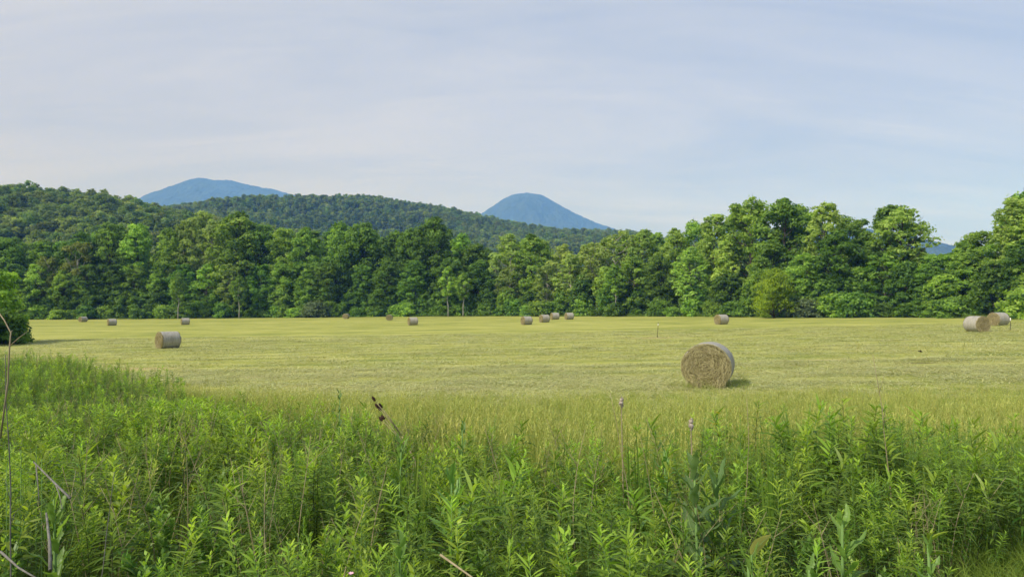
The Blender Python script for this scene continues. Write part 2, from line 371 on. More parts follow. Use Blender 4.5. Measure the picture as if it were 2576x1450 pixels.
# ------------------------------------------------------------------ hills and mountains
def vnoise(x, y, seed, amp=1.0, scale=1.0, oct=4):
    x = np.asarray(x) * scale; y = np.asarray(y) * scale; r = np.zeros(np.broadcast(x, y).shape); a = 1.0; tot = 0
    for o in range(oct):
        g = np.random.default_rng(seed * 31 + o).uniform(-1, 1, (256, 256))
        xi = np.floor(x).astype(int); yi = np.floor(y).astype(int); fx = x - xi; fy = y - yi
        fx = fx * fx * (3 - 2 * fx); fy = fy * fy * (3 - 2 * fy)
        G = lambda a_, b_: g[a_ % 256, b_ % 256]
        r = r + a * ((G(xi, yi) * (1 - fx) + G(xi + 1, yi) * fx) * (1 - fy) + (G(xi, yi + 1) * (1 - fx) + G(xi + 1, yi + 1) * fx) * fy)
        tot += a; a *= 0.5; x = x * 2.03 + 7.1; y = y * 2.03 + 3.7
    return amp * r / tot
RIDGES = {  # name: (ridge depth, foot depth, tree height taken off the skyline, [(px, py)])
    'hill_a': (560, 232, 16, [(-900, 500), (-500, 470), (-200, 458), (-60, 456), (20, 456), (100, 452), (180, 470), (240, 471), (290, 490), (350, 493), (400, 511), (470, 522), (560, 540), (680, 560), (800, 585), (1000, 625), (1200, 690), (1350, 760)]),
    'hill_b': (1400, 480, 16, [(0, 590), (200, 560), (400, 530), (480, 518), (560, 509), (640, 502), (700, 498), (770, 493), (850, 494), (930, 490), (1000, 500), (1100, 516), (1200, 537), (1300, 556), (1400, 573), (1450, 578), (1560, 580), (1620, 591), (1700, 602), (1850, 630), (2050, 690), (2250, 760)]),
    'hill_c': (3600, 2200, 8, [(1350, 680), (1500, 630), (1650, 604), (1800, 582), (2000, 568), (2120, 568), (2190, 574), (2240, 588), (2300, 601), (2360, 615), (2450, 640), (2600, 690), (2800, 755)]),
    'mountain_left': (8200, 5600, 0, [(-100, 640), (150, 560), (300, 518), (360, 501), (400, 484), (440, 464), (470, 452), (500, 447), (530, 450), (575, 452), (610, 461), (680, 474), (740, 491), (820, 512), (950, 560), (1100, 640), (1250, 745)]),
    'mountain_right': (7400, 5200, 0, [(850, 740), (1000, 660), (1100, 605), (1160, 570), (1210, 538), (1260, 503), (1290, 489), (1325, 484), (1360, 490), (1400, 511), (1450, 538), (1500, 561), (1540, 576), (1640, 612), (1780, 660), (1950, 735)]),
}
def hill_height(name, x, y):
    d, y0, off, prof = RIDGES[name]
    pr = np.array(prof, float)
    xs = (pr[:, 0] - CX) / F * d; hs = np.maximum((HZ - pr[:, 1]) / F * d + HC - off, -2)
    x = np.asarray(x, float); y = np.asarray(y, float)
    h = np.interp(x, xs, hs, left=-2, right=-2)
    depth = d - y0
    t = np.clip((y - y0) / depth, 0, 1)
    rough = vnoise(x, y, len(prof), 1.0, 6.0 / depth)
    s = t * t * (3 - 2 * t) * 0.6 + 0.4 * t
    s = s * (1 + 0.45 * rough * (1 - t) )
    back = np.clip((y - d) / (0.55 * depth), 0, 1)
    s = np.where(y > d, 1 - back * back, s)
    z = -2.6 + (h + 2.6) * s
    return z, (xs[0], xs[-1], y0, d, depth)
def forest_ground_mat(name, c1, c2, sc):
    m = rough_mat(name, c1, c2, (sc, sc, sc), detail=5, coord='Object'); return m
M['hill_soil'] = forest_ground_mat('wooded hillside', (0.018, 0.034, 0.011), (0.055, 0.085, 0.024), 0.05)
M['mountain_wood'] = forest_ground_mat('wooded mountain', (0.022, 0.040, 0.016), (0.060, 0.090, 0.034), 0.008)
def build_hill(name, oname, nx, ny, mat, bump=0.0, bs=1.0):
    _, (xa, xb, y0, d, dep) = hill_height(name, np.zeros(1), np.zeros(1))
    xs = np.linspace(xa, xb, nx); ys = np.linspace(y0, d + 0.55 * dep, ny)
    X, Y = np.meshgrid(xs, ys, indexing='ij')
    rg = np.random.default_rng(nx)
    X = X + rg.uniform(-0.4, 0.4, X.shape) * (xs[1] - xs[0]); Y = Y + rg.uniform(-0.4, 0.4, X.shape) * (ys[1] - ys[0])
    Z, _ = hill_height(name, X, Y)
    if bump: Z = Z + (rg.uniform(-0.5, 0.5, Z.shape) * bump + vnoise(X, Y, 5, bump * 0.8, bs)) * np.clip(Z / 30, 0, 1)
    Z = np.maximum(Z, -2.7)
    mb = MB(); i = np.arange(nx - 1)[:, None] * ny; j = np.arange(ny - 1)[None]
    Q = np.stack([i + j, i + ny + j, i + ny + j + 1, i + j + 1], -1).reshape(-1, 4)
    mb.add(np.stack([X, Y, Z], -1).reshape(-1, 3), Q, tint=rg.uniform(0, 1, X.size))
    o = link(oname, mb.mesh(oname, mat, smooth=bump == 0)); structure(o); return o
build_hill('hill_a', 'hill', 160, 70, M['hill_soil'])
build_hill('hill_b', 'hill', 200, 90, M['hill_soil'])
build_hill('hill_c', 'hill', 260, 110, M['mountain_wood'], 10.0, 0.012)
build_hill('mountain_left', 'mountain', 460, 240, M['mountain_wood'], 17.0, 0.006)
build_hill('mountain_right', 'mountain', 420, 220, M['mountain_wood'], 17.0, 0.006)

# ------------------------------------------------------------------ scattering of uncountable stuff
def proto(name, me):
    return bpy.data.objects.new(name, me)            # a pattern, not linked to the scene by itself
def scatter(name, P, rot, scl, idx, protos):
    """one stuff object: geometry nodes put a pattern mesh on every point"""
    me = bpy.data.meshes.new(name); n = len(P)
    me.vertices.add(n); me.vertices.foreach_set('co', np.asarray(P, np.float32).ravel())
    a = me.attributes.new('rot', 'FLOAT_VECTOR', 'POINT'); a.data.foreach_set('vector', np.asarray(rot, np.float32).ravel())
    a = me.attributes.new('scl', 'FLOAT_VECTOR', 'POINT'); a.data.foreach_set('vector', np.asarray(scl, np.float32).ravel())
    a = me.attributes.new('idx', 'INT', 'POINT'); a.data.foreach_set('value', np.asarray(idx, np.int32).ravel())
    me.update()
    o = link(name, me); o['kind'] = 'stuff'
    ng = bpy.data.node_groups.new(name, 'GeometryNodeTree')
    ng.interface.new_socket('Geometry', in_out='INPUT', socket_type='NodeSocketGeometry')
    ng.interface.new_socket('Geometry', in_out='OUTPUT', socket_type='NodeSocketGeometry')
    N, L = ng.nodes, ng.links
    gi = N.new('NodeGroupInput'); go = N.new('NodeGroupOutput')
    ip = N.new('GeometryNodeInstanceOnPoints'); jn = N.new('GeometryNodeJoinGeometry')
    for p in protos:
        oi = N.new('GeometryNodeObjectInfo'); oi.transform_space = 'ORIGINAL'; oi.inputs['Object'].default_value = p
        oi.inputs['As Instance'].default_value = False
        gt = N.new('GeometryNodeGeometryToInstance'); L.new(oi.outputs['Geometry'], gt.inputs[0]); L.new(gt.outputs[0], jn.inputs[0])
    def na(nm, ty):
        q = N.new('GeometryNodeInputNamedAttribute'); q.data_type = ty; q.inputs['Name'].default_value = nm; return q.outputs[0]
    L.new(gi.outputs[0], ip.inputs['Points']); L.new(jn.outputs[0], ip.inputs['Instance'])
    ip.inputs['Pick Instance'].default_value = True
    L.new(na('idx', 'INT'), ip.inputs['Instance Index'])
    er = N.new('FunctionNodeEulerToRotation'); L.new(na('rot', 'FLOAT_VECTOR'), er.inputs[0]); L.new(er.outputs[0], ip.inputs['Rotation'])
    L.new(na('scl', 'FLOAT_VECTOR'), ip.inputs['Scale']); L.new(ip.outputs[0], go.inputs[0])
    md = o.modifiers.new('scatter', 'NODES'); md.node_group = ng
    return o

# ------------------------------------------------------------------ tree building
def lobe_leaves(mb, rng, c, r, flat, clumps, per, size, tint0, csize=0.55):
    """one leafy bough: clumps spread over the outer part of a flattened ball"""
    n = clumps
    dirs = nrm(rng.normal(size=(n, 3)) + np.array([0, 0, 0.35]))
    rr = r * rng.uniform(0.45, 1.08, (n, 1)) ** 0.7
    cc = c + dirs * rr * np.array([1, 1, flat])
    ct = np.clip(tint0 + rng.normal(0, 0.20, n), 0, 1)
    loc = rng.normal(size=(n, per, 3)) * csize * np.array([1, 1, 0.55])
    C = (cc[:, None] + loc).reshape(-1, 3)
    Nn = (dirs[:, None] * 0.9 + nrm(loc) * 0.5 + rng.normal(size=(n, per, 3)) * 0.55 + np.array([0, 0, 0.45])).reshape(-1, 3)
    t = np.clip(np.repeat(ct, per) + rng.normal(0, 0.12, n * per), 0, 1)
    leaves(mb, C, Nn, size * rng.uniform(0.65, 1.3, n * per), t, rng)
def make_tree(seed, H=20.0, Rr=5.0, base=0.12, lobes=24, clumps=26, per=13, leaf=0.34, lobe_r=(0.26, 0.44), shape='oval', bark='bark', crown='dark', trunk_r=0.28, flat=0.72, bare=0.0, cs=0.24, cs_min=0.32):
    """unit tree: base at the origin; returns (trunk mesh, crown mesh)"""
    rng = np.random.default_rng(seed)
    tb, cb = MB(), MB()
    k = 9; zz = np.linspace(0, 0.86 * H, k)
    path = np.stack([np.cumsum(rng.normal(0, 0.16, k)), np.cumsum(rng.normal(0, 0.16, k)), zz], -1); path -= path[0]
    path[0, 2] = -0.4
    tube(tb, path, trunk_r * (1 - 0.85 * np.linspace(0, 1, k)) * np.where(np.arange(k) == 0, 1.35, 1), 8)
    ph = rng.uniform(0, TAU)
    for i in range(lobes):
        f = (i + rng.uniform(0.1, 0.9)) / lobes
        h = base + (0.97 - base) * f
        if shape == 'oval': w = math.sin(math.pi * min(1, 0.16 + 0.80 * f)) ** 0.7
        elif shape == 'dome': w = math.sqrt(max(0.02, 1 - (max(0, f - 0.15) / 0.9) ** 2.2))
        elif shape == 'column': w = 0.85 * math.sin(math.pi * min(1, 0.22 + 0.74 * f)) ** 0.5
        else: w = math.sin(math.pi * min(1, 0.10 + 0.75 * f)) ** 0.8      # vase: wide above
        a = ph + i * 2.399 + rng.normal(0, 0.35)
        lr = Rr * rng.uniform(*lobe_r) * (0.75 + 0.35 * w)
        rad = max(0, Rr * w - lr * 0.65) * rng.uniform(0.55, 1.08)
        zc = h * H - lr * flat * (0.6 if f > 0.85 else 0.2)
        c = np.array([math.cos(a) * rad, math.sin(a) * rad, zc])
        q = np.interp(max(0.06 * H, zc - rad * 0.75 - 0.4), zz, np.arange(k)); q0 = int(q); q1 = min(k - 1, q0 + 1)
        st = path[q0] * (1 - (q - q0)) + path[q1] * (q - q0)
        mid = (st + c) / 2 + np.array([0, 0, -0.10 * rad]) + rng.normal(0, 0.2, 3)
        tube(tb, [st, mid, c, c + (c - mid) * 0.35], np.array([0.085, 0.06, 0.035, 0.012]) * (Rr / 5) * rng.uniform(0.8, 1.4), 5, cap=False)
        for _ in range(2):
            e = c + rng.normal(0, 0.55, 3) * lr
            tube(tb, [mid * 0.3 + c * 0.7, (c + e) / 2, e], np.array([0.035, 0.025, 0.01]) * (Rr / 5), 4, cap=False)
        if rng.uniform() < bare: continue
        lobe_leaves(cb, rng, c, lr, flat, int(clumps * rng.uniform(0.75, 1.25)), per, leaf, np.clip(0.5 + rng.normal(0, 0.18), 0.1, 0.9), csize=max(cs_min, lr * cs))
    return tb.mesh('trunk', M[bark]), cb.mesh('crown', M[crown])

TREES = {}
def reg(key, H, *a, **k): TREES[key] = (H, make_tree(*a, H=H, **k))
for i in range(5):
    reg(('dark', i), 20, 100 + i, Rr=5.6, lobes=46, clumps=28, per=13, leaf=0.26, cs=0.19, cs_min=0.25, lobe_r=(0.17, 0.36), base=0.10, crown='dark', shape=('oval', 'dome', 'oval', 'column', 'dome')[i])
for i in range(5):
    reg(('mid', i), 20, 200 + i, Rr=5.4, lobes=44, clumps=30, per=12, leaf=0.25, cs=0.18, cs_min=0.24, lobe_r=(0.17, 0.36), base=0.10, crown='mid', shape=('dome', 'oval', 'column', 'oval', 'vase')[i])
for i in range(3):
    reg(('pale', i), 22, 300 + i, Rr=5.6, lobes=48, clumps=24, per=9, leaf=0.27, cs=0.17, cs_min=0.24, base=0.14, lobe_r=(0.18, 0.32), crown='pale', bark='pale_bark', shape=('oval', 'vase', 'dome')[i])
for i in range(5):
    reg(('cotton', i), 22, 400 + i, Rr=5.0, lobes=54, clumps=36, per=9, leaf=0.21, cs=0.13, cs_min=0.19, base=0.16, lobe_r=(0.16, 0.33), crown='cotton', bark='bark', shape=('oval', 'column', 'oval', 'dome', 'vase')[i], flat=0.85)
reg(('airy', 0), 20, 501, Rr=5.2, lobes=34, clumps=22, per=8, leaf=0.24, cs=0.15, cs_min=0.20, base=0.30, lobe_r=(0.20, 0.32), crown='cotton', bark='bark', shape='vase', flat=0.8)
reg(('yellow', 0), 10, 511, Rr=4.0, lobes=26, clumps=30, per=14, leaf=0.17, base=0.22, crown='yellow', trunk_r=0.16, shape='dome')
reg(('bright', 0), 14, 512, Rr=4.6, lobes=28, clumps=26, per=12, leaf=0.28, base=0.06, crown='mid', trunk_r=0.2, shape='dome')
reg(('dead', 0), 18, 521, Rr=4.2, lobes=40, clumps=14, per=9, leaf=0.30, base=0.30, lobe_r=(0.16, 0.28), crown='straw_leaf', bark='pale_bark', shape='vase', bare=0.25)
for i in range(2):
    reg(('slim', i), 15, 540 + i, Rr=2.8, lobes=24, clumps=22, per=9, leaf=0.24, cs=0.2, cs_min=0.2, base=0.42, lobe_r=(0.22, 0.4), crown='mid', bark='pale_bark', shape='oval', trunk_r=0.15)
for i in range(4):
    reg(('shrub', i), 4.0, 600 + i, Rr=2.6, lobes=16, clumps=20, per=11, leaf=0.24, base=0.08, lobe_r=(0.32, 0.5), crown=('dark', 'mid', 'dark', 'mid')[i], trunk_r=0.07, shape='dome')
reg(('silver', 0), 4.0, 611, Rr=2.9, lobes=18, clumps=24, per=12, leaf=0.20, base=0.05, lobe_r=(0.32, 0.5), crown='silver', trunk_r=0.07, shape='dome')
for i in range(2):
    reg(('under', i), 9.0, 620 + i, Rr=3.6, lobes=26, clumps=32, per=9, leaf=0.23, cs=0.18, cs_min=0.2, base=0.05, lobe_r=(0.26, 0.42), crown=('mid', 'dark')[i], trunk_r=0.11, shape='dome')

def place_tree(key, x, y, H, name, label, cat, group=None, wide=1.0, rz=None, rng=R0):
    h0, (tm, cm) = TREES[key]
    s = H / h0; w = s ** 0.6 * wide if H < h0 * 1.6 else s * wide
    e = empty(name, (x, y, g1(x, y) - 0.05), (0, 0, rng.uniform(0, TAU) if rz is None else rz), (w, w, s))
    for nm, me in (('trunk', tm), ('crown', cm)):
        o = bpy.data.objects.new(nm, me); o.parent = e; COL.objects.link(o)
    tag(e, label, cat, group); return e

# ------------------------------------------------------------------ the wood along the far edge of the field
TOP = [(-300, 560), (0, 592), (40, 585), (120, 600), (190, 592), (240, 570), (290, 545), (340, 560), (400, 600), (450, 575), (490, 535), (560, 528), (620, 540), (660, 575), (720, 556), (790, 560),
       (840, 562), (900, 567), (960, 575), (1000, 562), (1090, 560), (1130, 590), (1200, 605), (1250, 590), (1300, 585), (1360, 598), (1440, 600), (1500, 596), (1560, 588), (1620, 596), (1690, 576), (1740, 578),
       (1775, 560), (1800, 532), (1850, 514), (1900, 500), (1935, 490), (1985, 494), (2040, 522), (2080, 536), (2130, 515), (2165, 540), (2195, 612), (2230, 545), (2280, 535), (2320, 552), (2345, 618), (2390, 622),
       (2430, 592), (2470, 590), (2495, 520), (2530, 456), (2600, 450), (3000, 470)]
def top_py(px): return float(np.interp(px, *zip(*TOP)))
MARKS = [(-2000, 'left picture edge'), (0, 'left picture edge'), (210, 'leftmost far bale'), (467, 'small third bale'), (871, 'first face-on bale'), (1039, 'pale middle bale'),
         (1370, 'four grouped bales'), (1653, 'thin stake'), (1815, 'right-wood bale'), (1950, 'yellow-green tree'), (2280, 'airy open tree'), (2480, 'right bale pair'), (2576, 'right picture edge'), (5000, 'right picture edge')]
ORD = ['first', 'second', 'third', 'fourth', 'fifth', 'sixth', 'seventh', 'eighth', 'ninth', 'tenth', 'eleventh', 'twelfth', 'thirteenth', 'fourteenth', 'fifteenth', 'sixteenth']
def label_run(items, what):
    """items: (px, make(label), look); gives each its place between two landmarks, counted from the left"""
    items.sort(key=lambda t: t[0]); cnt = {}
    for px, mk, look in items:
        k = max(i for i, (p, _) in enumerate(MARKS) if p <= px); cnt[(k, look)] = cnt.get((k, look), 0) + 1
        a, b = MARKS[k][1], MARKS[k + 1][1]
        where = f'beyond the {a}' if a == b else f'between {a} and {b}'
        mk(f'{look} {what}, {ORD[cnt[(k, look)] - 1]} from left {where}')
LOOK = {'dark': 'dark', 'mid': 'fresh green', 'pale': 'pale olive', 'cotton': 'poplar-like', 'under': 'low bushy', 'shrub': 'green', 'silver': 'silvery'}
def build_wood():
    rng = np.random.default_rng(21)
    def kinds(px, row):
        if 470 < px < 640: pool = ['pale', 'pale', 'mid']
        elif 1220 < px < 1420: pool = ['pale', 'mid', 'pale', 'cotton']
        elif px < 470: pool = ['dark', 'mid', 'dark', 'dark']
        elif px < 1220: pool = ['dark', 'dark', 'mid', 'dark']
        elif px < 1640: pool = ['cotton', 'mid', 'cotton', 'pale']
        elif px < 2220: pool = ['cotton', 'cotton', 'mid'] if row else ['mid', 'cotton', 'dark']
        else: pool = ['mid', 'dark', 'mid']
        return pool[int(rng.integers(len(pool)))]
    rows = {0: [], 1: [], 2: []}; GROW = {0: 1.06, 1: 1.10, 2: 1.08}
    def step(px, metres): return metres / edge_d(px) * F
    for row, (gap, back, lo, hi) in {0: (7.6, 4.0, 0.55, 0.80), 1: (7.0, 10.5, 0.86, 1.0), 2: (9.5, 20.0, 0.84, 0.97)}.items():
        px = -330.0 + 40 * row
        while px < 2840:
            p = px + rng.normal(0, 6)
            if row and (2178 < p < 2212 or 2335 < p < 2420):           # the low gaps in the skyline on the right
                px += step(px, gap) * 0.5; continue
            d = float(edge_d(p)) + back + rng.uniform(-1.5, 1.5)
            x, y = at_px(p, d)
            base_py = HZ + (HC - g1(x, y)) * F / d
            want = (base_py - top_py(p)) / F * d
            H = GROW[row] * want * rng.uniform(lo, hi) if row else min(GROW[row] * want * rng.uniform(lo, hi), 16.5)
            if row and p > 1500: H *= 1.05
            if p > 2480: H *= 0.84
            if row == 2 and 2150 < p < 2450: H = min(H, 13)
            if H > 3:
                k = kinds(p, row); rows[row].append((p, x, y, H, k, int(rng.integers(5 if k in ('dark', 'mid', 'cotton') else 3))))
            px += step(px, gap) * rng.uniform(0.8, 1.2)
    words = {0: 'front tree', 1: 'tall tree', 2: 'hindmost tree'}
    for row, its in rows.items():
        run = []
        for p, x, y, H, k, v in its:
            def mk(lab, a=(k, v), x=x, y=y, H=H, row=row):
                place_tree(a, x, y, H, 'broadleaf_tree', lab, 'tree', 'trees of the wood edge', wide=rng.uniform(0.92, 1.15), rng=rng)
            run.append((p, mk, LOOK[k]))
        label_run(run, words[row])
    # low bushy trees and shrubs that close the foot of the wood
    run, run2 = [], []
    px = -300.0
    while px < 2800:
        d = float(edge_d(px)) + rng.uniform(-0.9, 2.4); x, y = at_px(px, d); H = rng.uniform(1.3, 4.8); v = int(rng.integers(4))
        run.append((px, lambda lab, x=x, y=y, H=H, v=v: place_tree(('shrub', v), x, y, H, 'shrub', lab, 'shrub', 'shrubs at the foot of the wood', wide=rng.uniform(0.9, 1.3), rng=rng), ('dark', 'leafy')[v % 2]))
        px += step(px, 4.0) * rng.uniform(0.7, 1.3)
    px = -310.0
    while px < 2820:
        d = float(edge_d(px)) + rng.uniform(2.5, 4.0); x, y = at_px(px, d); H = rng.uniform(6.5, 10.5); v = int(rng.integers(2))
        run2.append((px, lambda lab, x=x, y=y, H=H, v=v: place_tree(('under', v), x, y, H, 'bushy_tree', lab, 'small tree', 'low bushy trees at the wood edge', wide=rng.uniform(0.9, 1.25), rng=rng), ('bright', 'dark')[v]))
        px += step(px, 6.5) * rng.uniform(0.75, 1.25)
    label_run(run, 'edge shrub'); label_run(run2, 'bushy tree')
    # trees one can pick out
    def one(key, px, d, H, name, label, cat='tree', wide=1.0, rz=0.0):
        x, y = at_px(px, d); return place_tree(key, x, y, H, name, label, cat, wide=wide, rz=rz)
    one(('yellow', 0), 1948, 126.5, 9.2, 'broadleaf_tree', 'small round yellow-green tree standing out at the wood edge', wide=1.0)
    one(('airy', 0), 2272, 121, 19.6, 'broadleaf_tree', 'airy open-crowned tree against the sky between two skyline gaps', wide=1.05, rz=2.0)
    one(('dead', 0), 196, 206, 23.5, 'broadleaf_tree', 'half-bare yellowed tree with pale limbs in the dark left wood', wide=1.1, rz=1.0)
    one(('dead', 0), 118, 204, 19.0, 'broadleaf_tree', 'smaller half-bare tree with pale crooked limbs near left edge', wide=0.8, rz=3.0)
    one(('cotton', 1), 2558, 104, 18.4, 'broadleaf_tree', 'tallest tree at right picture edge above the two bales', wide=0.92, rz=0.5)
    one(('cotton', 0), 2620, 100, 17.4, 'broadleaf_tree', 'tall tree cut off by the right picture edge', wide=1.1, rz=2.6)
    one(('mid', 0), 2352, 118, 10.8, 'broadleaf_tree', 'low green tree under the skyline gap right of the airy tree', wide=1.1, rz=0.4)
    one(('dark', 1), 2392, 114, 10.6, 'broadleaf_tree', 'second low tree filling the skyline gap beside the right trees', wide=1.1, rz=1.4)
    one(('mid', 3), 2432, 111, 12.2, 'broadleaf_tree', 'middle-height tree stepping up to the tallest right tree', wide=1.0, rz=2.4)
    for i, (px, dd, H, lab) in enumerate([(448, 198.5, 13.5, 'slim tree with bare pale trunk behind the third far bale'), (602, 198.5, 12.5, 'slim pale-trunked tree left of the silvery shrub'), (1128, 189, 14, 'slim tree with thin pale trunk right of the middle bale'),
                                          (1165, 187, 12, 'smaller slim pale-trunked tree left of the four grouped bales'), (1545, 162, 12.5, 'slim pale-trunked tree just right of the four grouped bales')]):
        one(('slim', i % 2), px, dd, H, 'broadleaf_tree', lab, rz=i * 1.3)
    one(('silver', 0), 800, 200.0, 4.6, 'shrub', 'silvery grey-green shrub bulging from the dark wood foot', 'shrub', wide=1.5)
    one(('silver', 0), 2030, 125.6, 3.2, 'shrub', 'dull grey-green rounded shrub right of the yellow-green tree', 'shrub', wide=1.25, rz=2.0)
    one(('bright', 0), -20, 76, 8.6, 'broadleaf_tree', 'bright-topped tree at left picture edge throwing shade on field', wide=1.0, rz=0.7)
    one(('shrub', 0), 8, 72, 3.6, 'shrub', 'dark low bush under the bright-topped tree at left edge', 'shrub', wide=1.0)
    one(('shrub', 2), 38, 74, 2.2, 'shrub', 'small outermost bush reaching into field at left edge', 'shrub', wide=0.75)
    one(('bright', 0), -190, 66, 8.5, 'broadleaf_tree', 'tree just outside the left edge shading the field', wide=1.0, rz=2.7)
    one(('under', 1), -110, 71, 7.5, 'bushy_tree', 'bushy tree beside the bright-topped tree outside left edge', wide=1.0, rz=1.2)
build_wood()

# hillside woods: far-off masses of trees
def hill_tree(seed, mat):
    rng = np.random.default_rng(seed); mb = MB(); tb = MB()
    for i in range(13):
        f = (i + 0.5) / 13; a = i * 2.4 + rng.uniform(0, 1); w = math.sin(math.pi * (0.15 + 0.75 * f)) ** 0.7
        r = 3.6 * w * rng.uniform(0.3, 1.0)
        lobe_leaves(mb, rng, np.array([math.cos(a) * r, math.sin(a) * r, 3.0 + 8.5 * f]), rng.uniform(1.3, 2.2), 0.75, 9, 7, 0.62, 0.5 + rng.normal(0, 0.2), csize=0.55)
    tube(mb, [(0, 0, -2), (0.2, 0.1, 6), (0.1, 0.2, 10)], [0.3, 0.2, 0.08], 5, tint=0.0)
    return proto('hill tree', mb.mesh('hill tree', mat))
M['hillwood_light'] = foliage('leaf hill wood light', (0.125, 0.190, 0.050), (0.315, 0.405, 0.122), vary=0.2, hue=0.02)
M['hillwood_dark'] = foliage('leaf hill wood dark', (0.070, 0.130, 0.036), (0.220, 0.315, 0.095), vary=0.25, hue=0.02)
HT = [hill_tree(700 + i, M[('hillwood_dark', 'hillwood', 'hillwood', 'hillwood', 'hillwood_light', 'hillwood_light')[i]]) for i in range(6)]
def hill_wood(hname, label, spacing, seed, scale, ylim):
    rng = np.random.default_rng(seed)
    _, (xa, xb, y0, d, dep) = hill_height(hname, np.zeros(1), np.zeros(1))
    y1 = d + 0.12 * dep
    n = int((xb - xa) * (y1 - y0) / spacing ** 2)
    x = rng.uniform(xa, xb, n); y = rng.uniform(max(y0, ylim), y1, n)
    z, _ = hill_height(hname, x, y)
    px = px_of(x, y); keep = (px > -200) & (px < 2780) & (z > -1.5)
    x, y, z = x[keep], y[keep], z[keep]; n = len(x)
    s = scale * rng.uniform(0.50, 1.45, n) * (1 + 0.25 * vnoise(x, y, seed, 1, 0.02))
    o = scatter('hillside_forest', np.stack([x, y, z - 0.5], -1), np.stack([np.zeros(n), np.zeros(n), rng.uniform(0, TAU, n)], -1), np.stack([s * rng.uniform(0.75, 1.6, n), s * rng.uniform(0.8, 1.25, n), s * rng.uniform(0.75, 1.25, n)], -1), np.clip(2.5 + 5.0 * vnoise(x, y, seed + 5, 1, 0.009 if hname == 'hill_a' else 0.004) + rng.normal(0, 1.1, n), 0, 5.4).astype(int), HT)
    tag(o, label, 'forest', kind='stuff'); return n
print('hill trees', hill_wood('hill_a', 'green wooded slope rising behind the left end of the wood', 5.4, 31, 0.80, 225), hill_wood('hill_b', 'hazy long wooded ridge in the middle distance', 7.0, 32, 0.82, 470))

